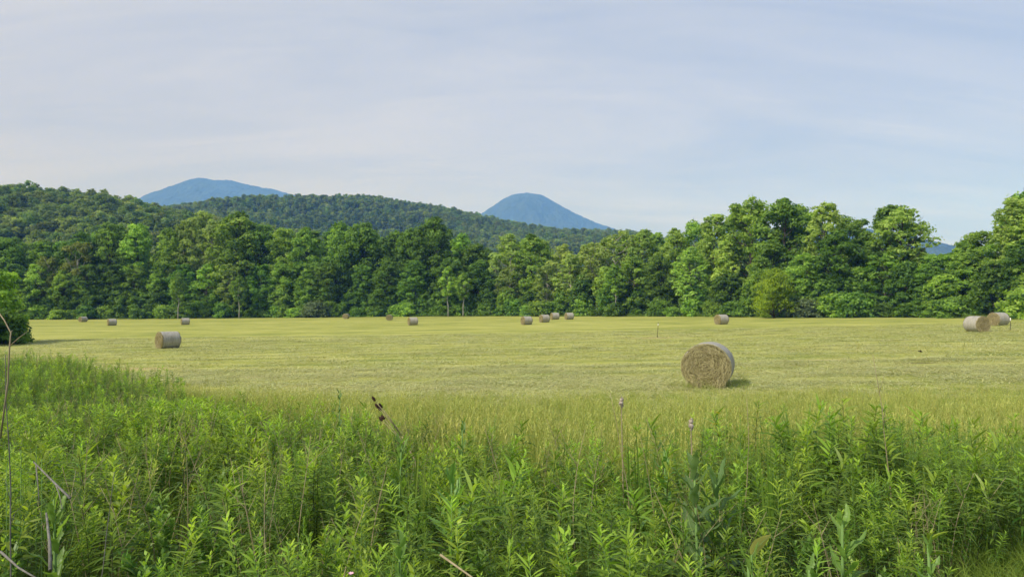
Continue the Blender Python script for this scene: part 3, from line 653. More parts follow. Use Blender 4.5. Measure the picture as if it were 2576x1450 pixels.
# ------------------------------------------------------------------ hay bales
def build_bale_meshes():
    rng = np.random.default_rng(5); Rb, Lb = 0.75, 1.5
    wrap = MB(); na, nl = 96, 26
    a = np.linspace(0, TAU, na, endpoint=False); t = np.linspace(-1, 1, nl)
    Aa, Tt = np.meshgrid(a, t, indexing='ij')
    edge = 0.045 * np.clip((np.abs(Tt) - 0.80) / 0.20, 0, 1) ** 2
    r = Rb - edge + vnoise(Aa * 3, Tt * 3, 3, 0.018, 1.0) + 0.006 * np.sin(Tt * 37)
    z = np.cos(Aa) * r; z = np.where(z < -0.70, -0.70 + (z + 0.70) * 0.25, z)        # settles flat on the ground
    V = np.stack([np.sin(Aa) * r, Tt * Lb / 2, z + 0.70], -1).reshape(-1, 3)
    i = np.arange(na)[:, None]; j = np.arange(nl - 1)[None]; i2 = (i + 1) % na
    wrap.add(V, np.stack([i * nl + j, i2 * nl + j, i2 * nl + j + 1, i * nl + j + 1], -1).reshape(-1, 4), tint=rng.uniform(0, 1, len(V)))
    face = MB(); nr = 34; na = 96
    rr = np.linspace(0.0, Rb - 0.012, nr); a = np.linspace(0, TAU, na, endpoint=False)
    Rg, Ag = np.meshgrid(rr, a, indexing='ij')
    ph = Rg * 8.5 - Ag / TAU
    ph = ph + vnoise(Rg * 6, Ag * 1.1, 19, 0.55, 1.0)
    dep = 0.020 * np.sin(TAU * ph) + vnoise(Rg * 16, Ag * 3.0, 9, 0.125, 1.0) + 0.035 * (1 - Rg / Rb) - 0.05 * np.clip((Rg - 0.68) / 0.06, 0, 1)
    dep -= 0.17 * np.exp(-((Rg - 0.33) / 0.045) ** 2 - ((Ag - 5.85) / 0.55) ** 2)         # the torn dark fold
    dep -= 0.12 * np.exp(-((Rg - 0.50) / 0.035) ** 2 - ((Ag - 5.6) / 0.45) ** 2)
    dep -= 0.10 * np.exp(-((Rg - 0.55) / 0.03) ** 2 - ((Ag - 2.2) / 0.3) ** 2)
    zz = np.cos(Ag) * Rg; zz = np.where(zz < -0.70, -0.70 + (zz + 0.70) * 0.25, zz)
    V = np.stack([np.sin(Ag) * Rg, -Lb / 2 - dep + 0.01, zz + 0.70], -1).reshape(-1, 3)
    i = np.arange(nr - 1)[:, None] * na; j = np.arange(na)[None]; j2 = (j + 1) % na
    face.add(V, np.stack([i + j, i + j2, i + na + j2, i + na + j], -1).reshape(-1, 4), tint=np.clip(0.45 + 0.15 * np.sin(TAU * ph) + vnoise(Rg * 12, Ag * 3, 29, 0.4) + rng.normal(0, 0.2, Rg.shape), 0, 1).ravel())
    straw = MB(); n = 2600
    r0 = Rb * np.sqrt(rng.uniform(0.002, 0.99, n)); a0 = rng.uniform(0, TAU, n); ln = rng.uniform(0.10, 0.34, n); slope = rng.normal(0, 0.55, n)
    u = np.linspace(-0.5, 0.5, 5)
    aa = a0[:, None] + u[None] * ln[:, None] / np.maximum(r0, 0.10)[:, None]; r1 = np.minimum(r0[:, None] + slope[:, None] * u[None] * ln[:, None], Rb - 0.005)
    off = rng.uniform(0.0, 0.085, n)[:, None] + 0.03 * (1 - r0 / Rb)[:, None] + rng.normal(0, 0.022, n)[:, None] * u[None] * 2
    zz = np.cos(aa) * r1; zz = np.where(zz < -0.68, -0.68, zz)
    P = np.stack([np.sin(aa) * r1, -Lb / 2 - off, zz + 0.70], -1)
    ribbons(straw, P, np.full((n, 5), 0.0032) * rng.uniform(0.6, 1.5, (n, 1)), tint=rng.uniform(0, 1, n), twist=rng.normal(size=(n, 3)) * 0.9 + np.array([0, -1, 0]))
    n = 420                                                                           # wisps that stick out at the rim and foot
    a0 = np.where(rng.uniform(size=n) < 0.6, rng.uniform(2.2, 4.1, n), rng.uniform(0, TAU, n)); u = np.linspace(0, 1, 5)[None]
    rr0 = rng.uniform(0.45, 0.76, n)[:, None]; ln = rng.uniform(0.08, 0.25, n)[:, None]
    P = np.stack([np.sin(a0)[:, None] * rr0 + rng.normal(0, 0.08, (n, 1)) * u, -Lb / 2 - 0.02 - ln * u, np.cos(a0)[:, None] * rr0 + 0.70 - ln * u * u * 0.8], -1)
    P[..., 2] = np.maximum(P[..., 2], 0.01)
    ribbons(straw, P, 0.0045 * (1 - 0.7 * u) * np.ones((n, 1)), tint=rng.uniform(0, 1, n))
    m, nt, N, L = new_mat('net wrap')
    tc = N.new('ShaderNodeTexCoord')
    def nz(sc, s, d):
        mp = N.new('ShaderNodeMapping'); mp.inputs['Scale'].default_value = sc; L.new(tc.outputs['Object'], mp.inputs[0])
        q = N.new('ShaderNodeTexNoise'); q.inputs['Scale'].default_value = s; q.inputs['Detail'].default_value = d; L.new(mp.outputs[0], q.inputs['Vector']); return q.outputs[0]
    ad = N.new('ShaderNodeMath'); ad.operation = 'ADD'; mu = N.new('ShaderNodeMath'); mu.operation = 'MULTIPLY'; mu.inputs[1].default_value = 0.55
    L.new(nz((1, 14, 1), 1.6, 4), mu.inputs[0]); L.new(mu.outputs[0], ad.inputs[0]); mu2 = N.new('ShaderNodeMath'); mu2.operation = 'MULTIPLY'; mu2.inputs[1].default_value = 0.45
    L.new(nz((9, 3, 9), 3.0, 6), mu2.inputs[0]); L.new(mu2.outputs[0], ad.inputs[1])
    r_ = ramp(N, [(0.34, (0.20, 0.185, 0.140)), (0.50, (0.345, 0.325, 0.265)), (0.66, (0.48, 0.46, 0.395))]); L.new(ad.outputs[0], r_.inputs[0])
    p = N.new('ShaderNodeBsdfPrincipled'); p.inputs['Roughness'].default_value = 0.6; p.inputs['Specular IOR Level'].default_value = 0.3; L.new(r_.outputs[0], p.inputs['Base Color'])
    bp = N.new('ShaderNodeBump'); bp.inputs['Strength'].default_value = 0.5; bp.inputs['Distance'].default_value = 0.02; L.new(ad.outputs[0], bp.inputs['Height']); L.new(bp.outputs[0], p.inputs['Normal'])
    o = N.new('ShaderNodeOutputMaterial'); L.new(p.outputs[0], o.inputs['Surface'])
    hay = foliage('hay', (0.12, 0.098, 0.046), (0.38, 0.325, 0.175), transl=0.0, vary=0.08, hue=0.005, spec=0.1)
    hs = foliage('hay straw', (0.25, 0.22, 0.095), (0.62, 0.55, 0.31), transl=0.15, vary=0.05, hue=0.005, spec=0.2)
    return wrap.mesh('net wrap', m, True), face.mesh('hay face', hay, True), straw.mesh('loose hay', hs)
BM = build_bale_meshes()
BLAB = ['large nearest round bale showing its spiral hay end', 'lone net-wrapped bale in the left middle of the field', 'second bale from left, small and upright-looking on far field',
        'small far bale third from the left before dark trees', 'leftmost far bale, low and weathered near the dark wood', 'small bale face-on right at the wood foot left of centre',
        'small face-on bale between two others left of centre', 'pale bale left of centre, larger than the face-on ones beside', 'leftmost and lowest of the four bales grouped right of centre',
        'second from left of the four bales grouped right of centre', 'small third bale from left in the group of four', 'rightmost bale of the group of four right of centre',
        'single bale beyond the stake before the right-hand wood', 'nearer bale of the right pair with its dark end facing right', 'farther bale of the right pair beside the white-topped stake']
BALE_XY = []
for (px, py, s, hd), lab in zip(BALES, BLAB):
    x, y = ray_ground(px, py, F * 1.5 / s, 0.12)
    e = empty('hay_bale', (x, y, g1(x, y) - 0.015), (0, 0, math.radians(-hd)))
    e.scale = (1.07, 1.04, 1.02) if s > 100 else (1, 1, 1) if s > 15 else (1.0, 1.0, 0.94)
    BALE_XY.append((x, y))
    tag(e, lab, 'hay bale', 'round hay bales left on the mown field')
    for nm, me, rz in (('net_wrap', BM[0], 0), ('hay_end', BM[1], 0), ('loose_hay', BM[2], 0), ('hay_end', BM[1], math.pi)):
        o = bpy.data.objects.new(nm, me); o.parent = e; o.rotation_euler = (0, 0, rz); COL.objects.link(o)

# ------------------------------------------------------------------ stakes and bird
def stake(px, py, d0, h, label, cap_z, cap_h, lean, rod):
    x, y = ray_ground(px, py, d0); e = empty('marker_stake', (x, y, g1(x, y)), (0, lean, 0))
    b = MB(); tube(b, [(0, 0, -0.3), (0.004, 0, h * 0.5), (0, 0, h)], [rod * 1.1, rod, rod * 0.8], 6); link('rod', b.mesh('rod', M['rust']), e)
    b = MB(); tube(b, [(0, 0, cap_z), (0, 0, cap_z + cap_h * 0.2), (0, 0, cap_z + cap_h * 0.9), (0, 0, cap_z + cap_h)], [rod * 1.3, rod * 2.0, rod * 1.9, rod * 1.2], 8); link('white_cap', b.mesh('white cap', M['white_paint']), e)
    b = MB(); rg = np.random.default_rng(3)
    for k in range(9):
        a = k / 9 * TAU; tube(b, [(math.cos(a) * 0.02, math.sin(a) * 0.02, 0), (math.cos(a) * 0.10, math.sin(a) * 0.10, rg.uniform(0.08, 0.18))], [0.012, 0.003], 4)
    link('grass_tuft', b.mesh('grass tuft', M['stem']), e)
    tag(e, label, 'stake', 'marker stakes in the field')
stake(1653, 848, 64, 1.42, 'thin dark stake with small white tip standing on bare patch', 1.12, 0.16, 0.07, 0.022)
stake(2540, 830, 69, 1.15, 'stake with white top beside the right pair of bales', 0.86, 0.30, 0.03, 0.024)
def bird():
    x, y = at_px(2313, 29); e = empty('flying_bird', (x, y, HC - (883 - HZ) / F * 29), (0.0, 0.25, -0.5))
    b = MB(); t = np.linspace(-1, 1, 11); r = 0.026 * np.sqrt(np.clip(1 - t ** 2, 0.02, 1)) * np.where(t > 0.55, 0.9, 1); r[0] = 0.012
    tube(b, np.stack([t * 0.085, 0 * t, 0.004 * t], -1), r, 10); tube(b, [(0.083, 0, 0.004), (0.103, 0, 0.002)], [0.007, 0.001], 6)
    link('body', b.mesh('body', M['feather'], True), e)
    for sgn in (1, -1):
        b = MB(); s_ = np.linspace(0, 1, 7)
        P = np.stack([0.02 - 0.05 * s_ ** 1.6, sgn * (0.015 + 0.13 * s_), 0.02 + 0.05 * s_ * (1 - 0.3 * s_)], -1)
        c = 0.028 * (1 - s_ ** 1.5) + 0.003
        up = P + np.stack([c, 0 * c, 0 * c + 0.003], -1); dn = P - np.stack([c, 0 * c, 0 * c + 0.002], -1)
        k = np.arange(6); b.add(np.concatenate([up, dn]), np.stack([k, k + 1, k + 8, k + 7], -1)); b.add(np.concatenate([up, dn]) + np.array([0, 0, -0.004]), np.stack([k + 7, k + 8, k + 1, k], -1))
        link('wing', b.mesh('wing', M['feather']), e)
    b = MB(); b.add([(-0.08, 0.008, 0), (-0.08, -0.008, 0), (-0.135, -0.028, 0), (-0.135, 0.028, 0), (-0.08, 0.008, 0.004), (-0.08, -0.008, 0.004), (-0.135, -0.028, 0.003), (-0.135, 0.028, 0.003)], [(0, 1, 2, 3), (7, 6, 5, 4)])
    link('tail', b.mesh('tail', M['feather']), e)
    tag(e, 'small black bird flying low over the right side of the field', 'bird')
bird()

# ------------------------------------------------------------------ foreground plants
def leaf_set(mb, rng, base, az, el, length, width, droop, tint, mat=0, prof=(0.25, 0.95, 1.0, 0.62, 0.05), fold=None):
    """lance-shaped leaves: base (n,3), azimuth, start elevation, droop in radians over the length"""
    n = len(base); k = len(prof); t = np.linspace(0, 1, k)
    ang = el[:, None] - droop[:, None] * t[None]
    seg = length[:, None] / (k - 1)
    dr = np.cumsum(np.cos(ang) * seg, 1) - np.cos(ang) * seg; dz = np.cumsum(np.sin(ang) * seg, 1) - np.sin(ang) * seg
    P = base[:, None] + np.stack([np.cos(az)[:, None] * dr, np.sin(az)[:, None] * dr, dz], -1)
    tw = np.tile([0, 0, 1.0], (n, 1)) + rng.normal(0, 0.28, (n, 3))
    ribbons(mb, P, width[:, None] * np.array(prof)[None], tint=tint, twist=tw, mat=mat)
def make_weed(seed, H=1.0, nl=52, ll=0.105, lw=0.0085, start=0.22, stem='stem', leafm='weed', tip=0.75, top_el=1.05, low_el=0.35, droop=0.8, lean=0.06, branch=0):
    rng = np.random.default_rng(seed); sb, lb = MB(), MB()
    k = 7; t = np.linspace(0, 1, k); dx, dy = rng.normal(0, lean, 2)
    def axis(h): return np.stack([dx * h ** 2 + 0.01 * np.sin(h * 7 + seed), dy * h ** 2 + 0.01 * np.cos(h * 6 + seed), h * H], -1)
    path = axis(t); path[0, 2] = -0.05; tube(sb, path, np.linspace(0.0050, 0.0018, k), 5)
    h = start + (1 - start) * np.linspace(0, 1, nl) ** 0.82
    az = np.arange(nl) * 2.4 + rng.normal(0, 0.3, nl)
    f = (h - start) / (1 - start)
    L = ll * (0.75 + 0.55 * np.sin(np.pi * np.clip(f * 0.85 + 0.1, 0, 1))) * rng.uniform(0.8, 1.2, nl) * np.where(f > 0.93, 0.60, 1)
    el = low_el + (top_el - low_el) * f ** 1.8 + rng.normal(0, 0.15, nl)
    dr = droop * (1.25 - 0.85 * f) * rng.uniform(0.6, 1.4, nl)
    tint = np.clip(0.20 + tip * f ** 2.2 + rng.normal(0, 0.10, nl), 0, 1)  # paler young tips; low leaves coloured darker to deepen shade between plants
    leaf_set(lb, rng, axis(h), az, el, L, lw * (1.1 - 0.35 * f) * rng.uniform(0.8, 1.25, nl), dr, tint)
    for b in range(branch):
        h0 = rng.uniform(0.45, 0.8); a = rng.uniform(0, TAU); e = rng.uniform(0.7, 1.1); bl = rng.uniform(0.14, 0.26) * H
        s = np.linspace(0, 1, 4)[:, None]; st = axis(np.array([h0])); dirv = np.array([math.cos(a) * math.cos(e), math.sin(a) * math.cos(e), math.sin(e)])
        P = st + dirv * s * bl; tube(sb, P, [0.0025, 0.002, 0.0015, 0.001], 4)
        m = 14; u = np.linspace(0.1, 1, m)
        leaf_set(lb, rng, st + dirv * (u * bl)[:, None], np.arange(m) * 2.4, 0.4 + 0.6 * u + rng.normal(0, 0.15, m), ll * 0.65 * rng.uniform(0.8, 1.1, m), np.full(m, lw * 0.8), np.full(m, droop * 0.6), np.clip(0.3 + tip * u ** 2 + rng.normal(0, 0.1, m), 0, 1))
    return sb, lb, stem, leafm
WEEDS = []
def regweed(kind, *a, **k):
    sb, lb, st, lf = make_weed(*a, **k)
    s, l = sb.mesh('stem', M[st]), lb.mesh('foliage', M[lf])
    both = MB(); 
    for src, mi in ((sb, 0), (lb, 1)):
        for V, A in ((np.concatenate(src.V), np.concatenate(src.A)),):
            both.add(V, np.concatenate(src.Q), None, A, mat=mi)
    WEEDS.append((kind, s, l, proto('weed', both.mesh('weed', [M[st], M[lf]]))))
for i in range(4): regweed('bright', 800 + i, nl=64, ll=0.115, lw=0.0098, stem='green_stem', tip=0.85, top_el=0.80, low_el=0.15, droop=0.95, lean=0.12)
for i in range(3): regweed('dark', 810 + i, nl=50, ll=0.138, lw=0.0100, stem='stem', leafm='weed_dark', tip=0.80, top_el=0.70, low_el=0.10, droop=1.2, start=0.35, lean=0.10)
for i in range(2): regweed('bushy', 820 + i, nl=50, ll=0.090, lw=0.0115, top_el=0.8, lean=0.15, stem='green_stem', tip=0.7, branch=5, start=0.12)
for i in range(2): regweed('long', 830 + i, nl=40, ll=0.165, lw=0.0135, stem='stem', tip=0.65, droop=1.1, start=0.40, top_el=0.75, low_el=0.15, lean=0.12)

for i in range(2): regweed('feathery', 840 + i, nl=120, ll=0.050, lw=0.0026, stem='green_stem', tip=0.6, branch=9, start=0.15, low_el=0.5)
for i in range(2): regweed('leafy', 850 + i, H=0.7, nl=34, ll=0.075, lw=0.0170, stem='green_stem', leafm='broad', tip=0.5, branch=4, start=0.08, low_el=0.25, droop=0.5)
for i in range(2): regweed('spent', 860 + i, H=1.15, nl=9, ll=0.05, lw=0.0022, stem='dry_stalk', leafm='straw_leaf', tip=0.5, branch=3, start=0.55, lean=0.16)

def make_grass(seed, n=34, h=(0.35, 0.75), w=0.0030, spread=0.10, bendy=0.7, mat='grass', heads=6, tint=(0.2, 0.75), lay=0):
    rng = np.random.default_rng(seed); mb = MB(); k = 5; t = np.linspace(0, 1, k)[None]
    H = rng.uniform(*h, n)[:, None]; a = rng.uniform(0, TAU, n)[:, None]; b = rng.uniform(0.1, 1, n)[:, None] * bendy
    x0 = rng.normal(0, spread, n)[:, None]; y0 = rng.normal(0, spread, n)[:, None]
    P = np.stack([x0 + np.cos(a) * b * H * t ** 2, y0 + np.sin(a) * b * H * t ** 2, H * t * (1 - 0.25 * b * t ** 2) - 0.02], -1)
    Wd = w * (1 - 0.9 * t ** 1.5) * rng.uniform(0.7, 1.4, (n, 1))
    tt = np.clip(rng.uniform(*tint, n)[:, None] + 0.3 * (t - 0.3), 0, 1)
    ribbons(mb, P, Wd, tint=tt, twist=np.concatenate([np.cos(a + 1.57), np.sin(a + 1.57), 0.2 + 0 * a], 1) + rng.normal(0, 0.3, (n, 3)))
    for i in range(heads):                                          # seed heads, straw coloured
        q = i % n; hh = h[1] * rng.uniform(1.0, 1.35); aa = rng.uniform(0, TAU); bb = rng.uniform(0.05, 0.30)
        u = np.linspace(0, 1, 6); Pp = np.stack([x0[q] + math.cos(aa) * bb * hh * u ** 2, y0[q] + math.sin(aa) * bb * hh * u ** 2, hh * u], -1)
        ribbons(mb, Pp[None], np.full((1, 6), 0.0012), tint=np.full(1, 0.9))
        m = 9; e = rng.uniform(0.78, 1.0, m)[:, None]
        c = np.stack([np.interp(e[:, 0], u, Pp[:, j]) for j in range(3)], -1)
        dd = rng.normal(0, 0.016, (m, 3)) + np.array([0, 0, 0.03]); ribbons(mb, np.stack([c, c + dd * 0.5, c + dd], 1), np.array([[0.001, 0.0035, 0.001]]) * np.ones((m, 1)), tint=rng.uniform(0.8, 1, m))
    if lay:                                                         # cut stalks lying flat
        a = rng.normal(0, 0.5, lay)[:, None]; ln = rng.uniform(0.08, 0.28, lay)[:, None]; u = np.linspace(-0.5, 0.5, 3)[None]
        P = np.stack([rng.normal(0, spread * 1.6, (lay, 1)) + np.cos(a) * ln * u, rng.normal(0, spread * 1.6, (lay, 1)) + np.sin(a) * ln * u, rng.uniform(0.01, 0.055, (lay, 1)) + rng.normal(0, 0.05, (lay, 1)) * u], -1)
        ribbons(mb, P, np.full((lay, 3), w * 0.9), tint=rng.uniform(0.5, 1, lay))
    return proto('grass tuft', mb.mesh('grass tuft', M[mat]))
LONG = [make_grass(900 + i, n=44, h=(0.30, 0.74), w=0.0042, spread=0.15, tint=(0.0, 0.6), heads=(9, 5, 12, 3)[i]) for i in range(4)]
VERGE = [make_grass(910 + i, n=26, h=(0.14, 0.42), spread=0.09, heads=0, mat='verge_grass', w=0.0042, bendy=1.0, tint=(0.1, 0.7)) for i in range(3)]
STUB = [make_grass(920 + i, n=26, h=(0.03, 0.09), spread=0.16, heads=0, mat='stubble', w=0.0050, bendy=1.2, tint=(0.15, 0.65), lay=30) for i in range(4)]

def sector(rng, n, dmin, dmax, pxa=-60, pxb=2640):
    d = np.sqrt(rng.uniform(dmin ** 2, dmax ** 2, n)); px = rng.uniform(pxa, pxb, n)
    return (px - CX) / F * d, d, px
def put(name, label, cat, x, y, s, protos, rng, tilt=0.08, sxy=None, idx=None, dz=0.0):
    n = len(x); z = ground(x, y) + dz
    rot = np.stack([rng.normal(0, tilt, n), rng.normal(0, tilt, n), rng.uniform(0, TAU, n)], -1)
    if sxy is None: sxy = s
    o = scatter(name, np.stack([x, y, z], -1), rot, np.stack([sxy, sxy, s], -1), rng.integers(0, len(protos), n) if idx is None else idx, protos)
    tag(o, label, cat, kind='stuff'); print(name, n); return o

def build_weeds():
    rng = np.random.default_rng(41)
    x1, y1, p1 = sector(rng, 12800, 2.1, 13.5, -700, 3700); x2, y2, p2 = sector(rng, 12000, 10, 42, -420, 760)
    x, y, px = np.concatenate([x1, x2]), np.concatenate([y1, y2]), np.concatenate([p1, p2])
    wd = weed_d(px); u = (wd - y) / np.maximum(1.5, wd * 0.22)
    clump = vnoise(x, y, 12, 1.0, 1.3, 3)
    keep = (rng.uniform(size=len(x)) < np.clip(np.minimum(0.15 + u, 0.78) + 1.35 * clump, 0.06, 1)) & (u > -0.6)
    corner = (px > 2230) & (y < 5.6 - (2576 - np.minimum(px, 2650)) / 346 * 2.6)              # low verge in the near right corner
    keep &= ~(corner & (rng.uniform(size=len(x)) < 0.75))
    hole = (np.abs(px - 95) < 60) & (np.abs(y - 3.55) < 0.45)               # hollow by the dark stump
    keep &= ~hole
    x, y, px, corner = x[keep], y[keep], px[keep], corner[keep]
    n = len(x); big = vnoise(x, y, 17, 1.0, 0.28, 2)
    s = 0.84 * rng.uniform(0.50, 1.12, n) * (1 + 0.40 * big)
    s *= np.interp(y, [2, 3.2, 6, 10, 40], [0.80, 0.92, 1.05, 0.98, 0.95]); s = np.where(corner, s * 0.42, s)
    patchy = vnoise(x, y, 23, 1.0, 0.45, 2) + rng.normal(0, 0.18, n)
    kinds = np.array([w[0] for w in WEEDS]); kid = {k: np.where(kinds == k)[0] for k in set(kinds)}
    dark_zone = ((px > 1850) & (y > 4.5)) | ((px > 700) & (px < 1300) & (y > 5)) 
    idx = np.zeros(n, int)
    for i in range(n):
        v = patchy[i] + (0.28 if dark_zone[i] else 0) - (0.25 if y[i] < 3.6 else 0)
        w = rng.uniform()
        k = 'feathery' if w < 0.10 else 'leafy' if w < 0.24 else 'spent' if w < 0.26 else 'dark' if v > 0.20 else 'long' if v > 0.10 else 'bushy' if v < -0.25 else 'bright'
        idx[i] = kid[k][int(rng.integers(len(kid[k])))]
    vis = (px > 10) & (px < 2566) & (~corner)
    order = np.argsort(np.where(vis, y, 99)); near = order[:260]; mask = np.ones(n, bool); mask[near] = False
    lab = {'bright': ('goldenrod_stalk', 'leafy upright goldenrod stalk with bright yellow-green tip crowding the foreground', 'goldenrod stalks in the foreground'),
           'dark': ('tall_weed', 'dark-stemmed tall weed with narrow drooping leaves in the foreground', 'dark-stemmed weeds in the foreground'),
           'bushy': ('bushy_weed', 'low bushy side-branched green weed in the foreground', 'bushy weeds in the foreground'),
           'feathery': ('feathery_weed', 'fine-leaved feathery green weed between the goldenrods', 'feathery weeds in the foreground'),
           'leafy': ('leafy_weed', 'low weed with broad oval leaves between the goldenrods', 'oval-leaved weeds in the foreground'),
           'spent': ('spent_stem', 'thin tan dead weed stem standing between green plants', 'dead weed stems in the foreground'),
           'long': ('long_leaved_weed', 'tall weed with long arching lance-shaped leaves in the foreground', 'long-leaved weeds in the foreground')}
    for i in near:
        k, sm, lm, _ = WEEDS[idx[i]]; nm, lb, gp = lab[k]
        e = empty(nm, (x[i], y[i], g1(x[i], y[i])), (rng.normal(0, 0.07), rng.normal(0, 0.07), rng.uniform(0, TAU)), (s[i],) * 3)
        for pn, me in (('stem', sm), ('foliage', lm)):
            o = bpy.data.objects.new(pn, me); o.parent = e; COL.objects.link(o)
        tag(e, lb, 'weed', gp)
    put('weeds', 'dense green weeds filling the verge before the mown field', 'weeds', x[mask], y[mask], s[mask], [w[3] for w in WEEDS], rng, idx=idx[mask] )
    # undergrowth of low leaves and grass between the stems
    x, y, px = sector(rng, 5400, 1.7, 12.5, -700, 3700); k = (y < weed_d(px) + 0.5) & (rng.uniform(size=len(x)) < np.clip(0.35 + 0.9 * vnoise(x, y, 61, 1, 0.8) + (y > 7) * 0.3, 0.05, 1)); x, y = x[k], y[k]
    put('verge_grass', 'low green grass between the weeds of the verge', 'grass', x, y, rng.uniform(0.5, 1.15, len(x)), VERGE, rng, tilt=0.22)
    x, y, px = sector(rng, 4300, 1.6, 6.5, 2150, 3700); k = y < 6.2 - (2576 - np.minimum(px, 2650)) / 346 * 2.6; x, y = x[k], y[k]
    put('verge_grass', 'short bright grass in the near right corner', 'grass', x, y, rng.uniform(0.45, 0.85, len(x)), VERGE, rng, tilt=0.2)
    # long grass strip between weeds and mown field
    x, y, px = sector(rng, 11500, 6.5, 23.5, -400, 3300); 
    x2, y2, p2 = sector(rng, 3000, 22, 46, -300, 700); x, y, px = np.concatenate([x, x2]), np.concatenate([y, y2]), np.concatenate([px, p2])
    ld, wd = long_d(px), weed_d(px); t = (y - wd) / np.maximum(ld - wd, 1.0)
    pr = np.where(t < 0, np.clip(0.50 + t * 2.8, 0.03, 1), np.clip((1.05 - t) * 2.2, 0, 1)) * np.clip(0.75 + 0.8 * vnoise(x, y, 33, 1, 0.7), 0, 1)
    k = rng.uniform(size=len(x)) < pr; x, y, t = x[k], y[k], t[k]
    s = np.clip(1.0 - 0.85 * np.clip(t, 0, 1) ** 1.2, 0.22, 1) * rng.uniform(0.75, 1.15, len(x)); s *= np.where(x < -8, 0.75, 1)
    bx, by = BALE_XY[0]; n = 80; a = rng.uniform(0, TAU, n); rr = rng.uniform(0.75, 1.5, n); fr = (np.sin(a) < -0.2) | (np.cos(a) > 0.3)      # grass left standing round the nearest bale
    x = np.concatenate([x, (bx + 0.1 + np.cos(a) * rr)[fr]]); y = np.concatenate([y, (by + 0.4 + np.sin(a) * rr * 1.15)[fr]]); s = np.concatenate([s, rng.uniform(0.22, 0.60, n)[fr]])
    put('tall_grass', 'long yellow-green grass with straw seed heads before the mown field', 'grass', x, y, s, LONG, rng, tilt=0.14, sxy=np.clip(s * 1.1, 0.45, 1.1))
    # mown stubble
    x, y, px = sector(rng, 13000, 11, 34, -250, 2850); s = rng.uniform(0.8, 1.4, len(x)); k = (y > weed_d(px) + 1.0); x, y, s, px = x[k], y[k], s[k], px[k]
    x2, y2, p2 = sector(rng, 13000, 33, 85, -200, 2800); k = y2 > long_d(p2); x2, y2 = x2[k], y2[k]
    x = np.concatenate([x, x2]); y = np.concatenate([y, y2]); s = np.concatenate([s, rng.uniform(1.2, 2.1, len(x2))])
    dn = vnoise(x * 0.16, y * 1.1, 51, 1.0, 1.0, 3); k = rng.uniform(size=len(x)) < 0.62 + 1.1 * dn; x, y, s = x[k], y[k], s[k]
    put('stubble', 'cut straw-green stubble of the mown hay field', 'grass', x, y, s * 0.62, STUB, rng, tilt=0.04, sxy=s * 1.35)
    # rough growth along the foot of the wood
    px = rng.uniform(-100, 2700, 2600); d = edge_d(px) + rng.uniform(-0.6, 1.6, len(px)); x = (px - CX) / F * d
    put('rough_grass', 'dark rough growth along the foot of the wood', 'undergrowth', x, d, rng.uniform(1.0, 2.4, len(px)), VERGE, rng, sxy=rng.uniform(2.0, 3.4, len(px)))
build_weeds()

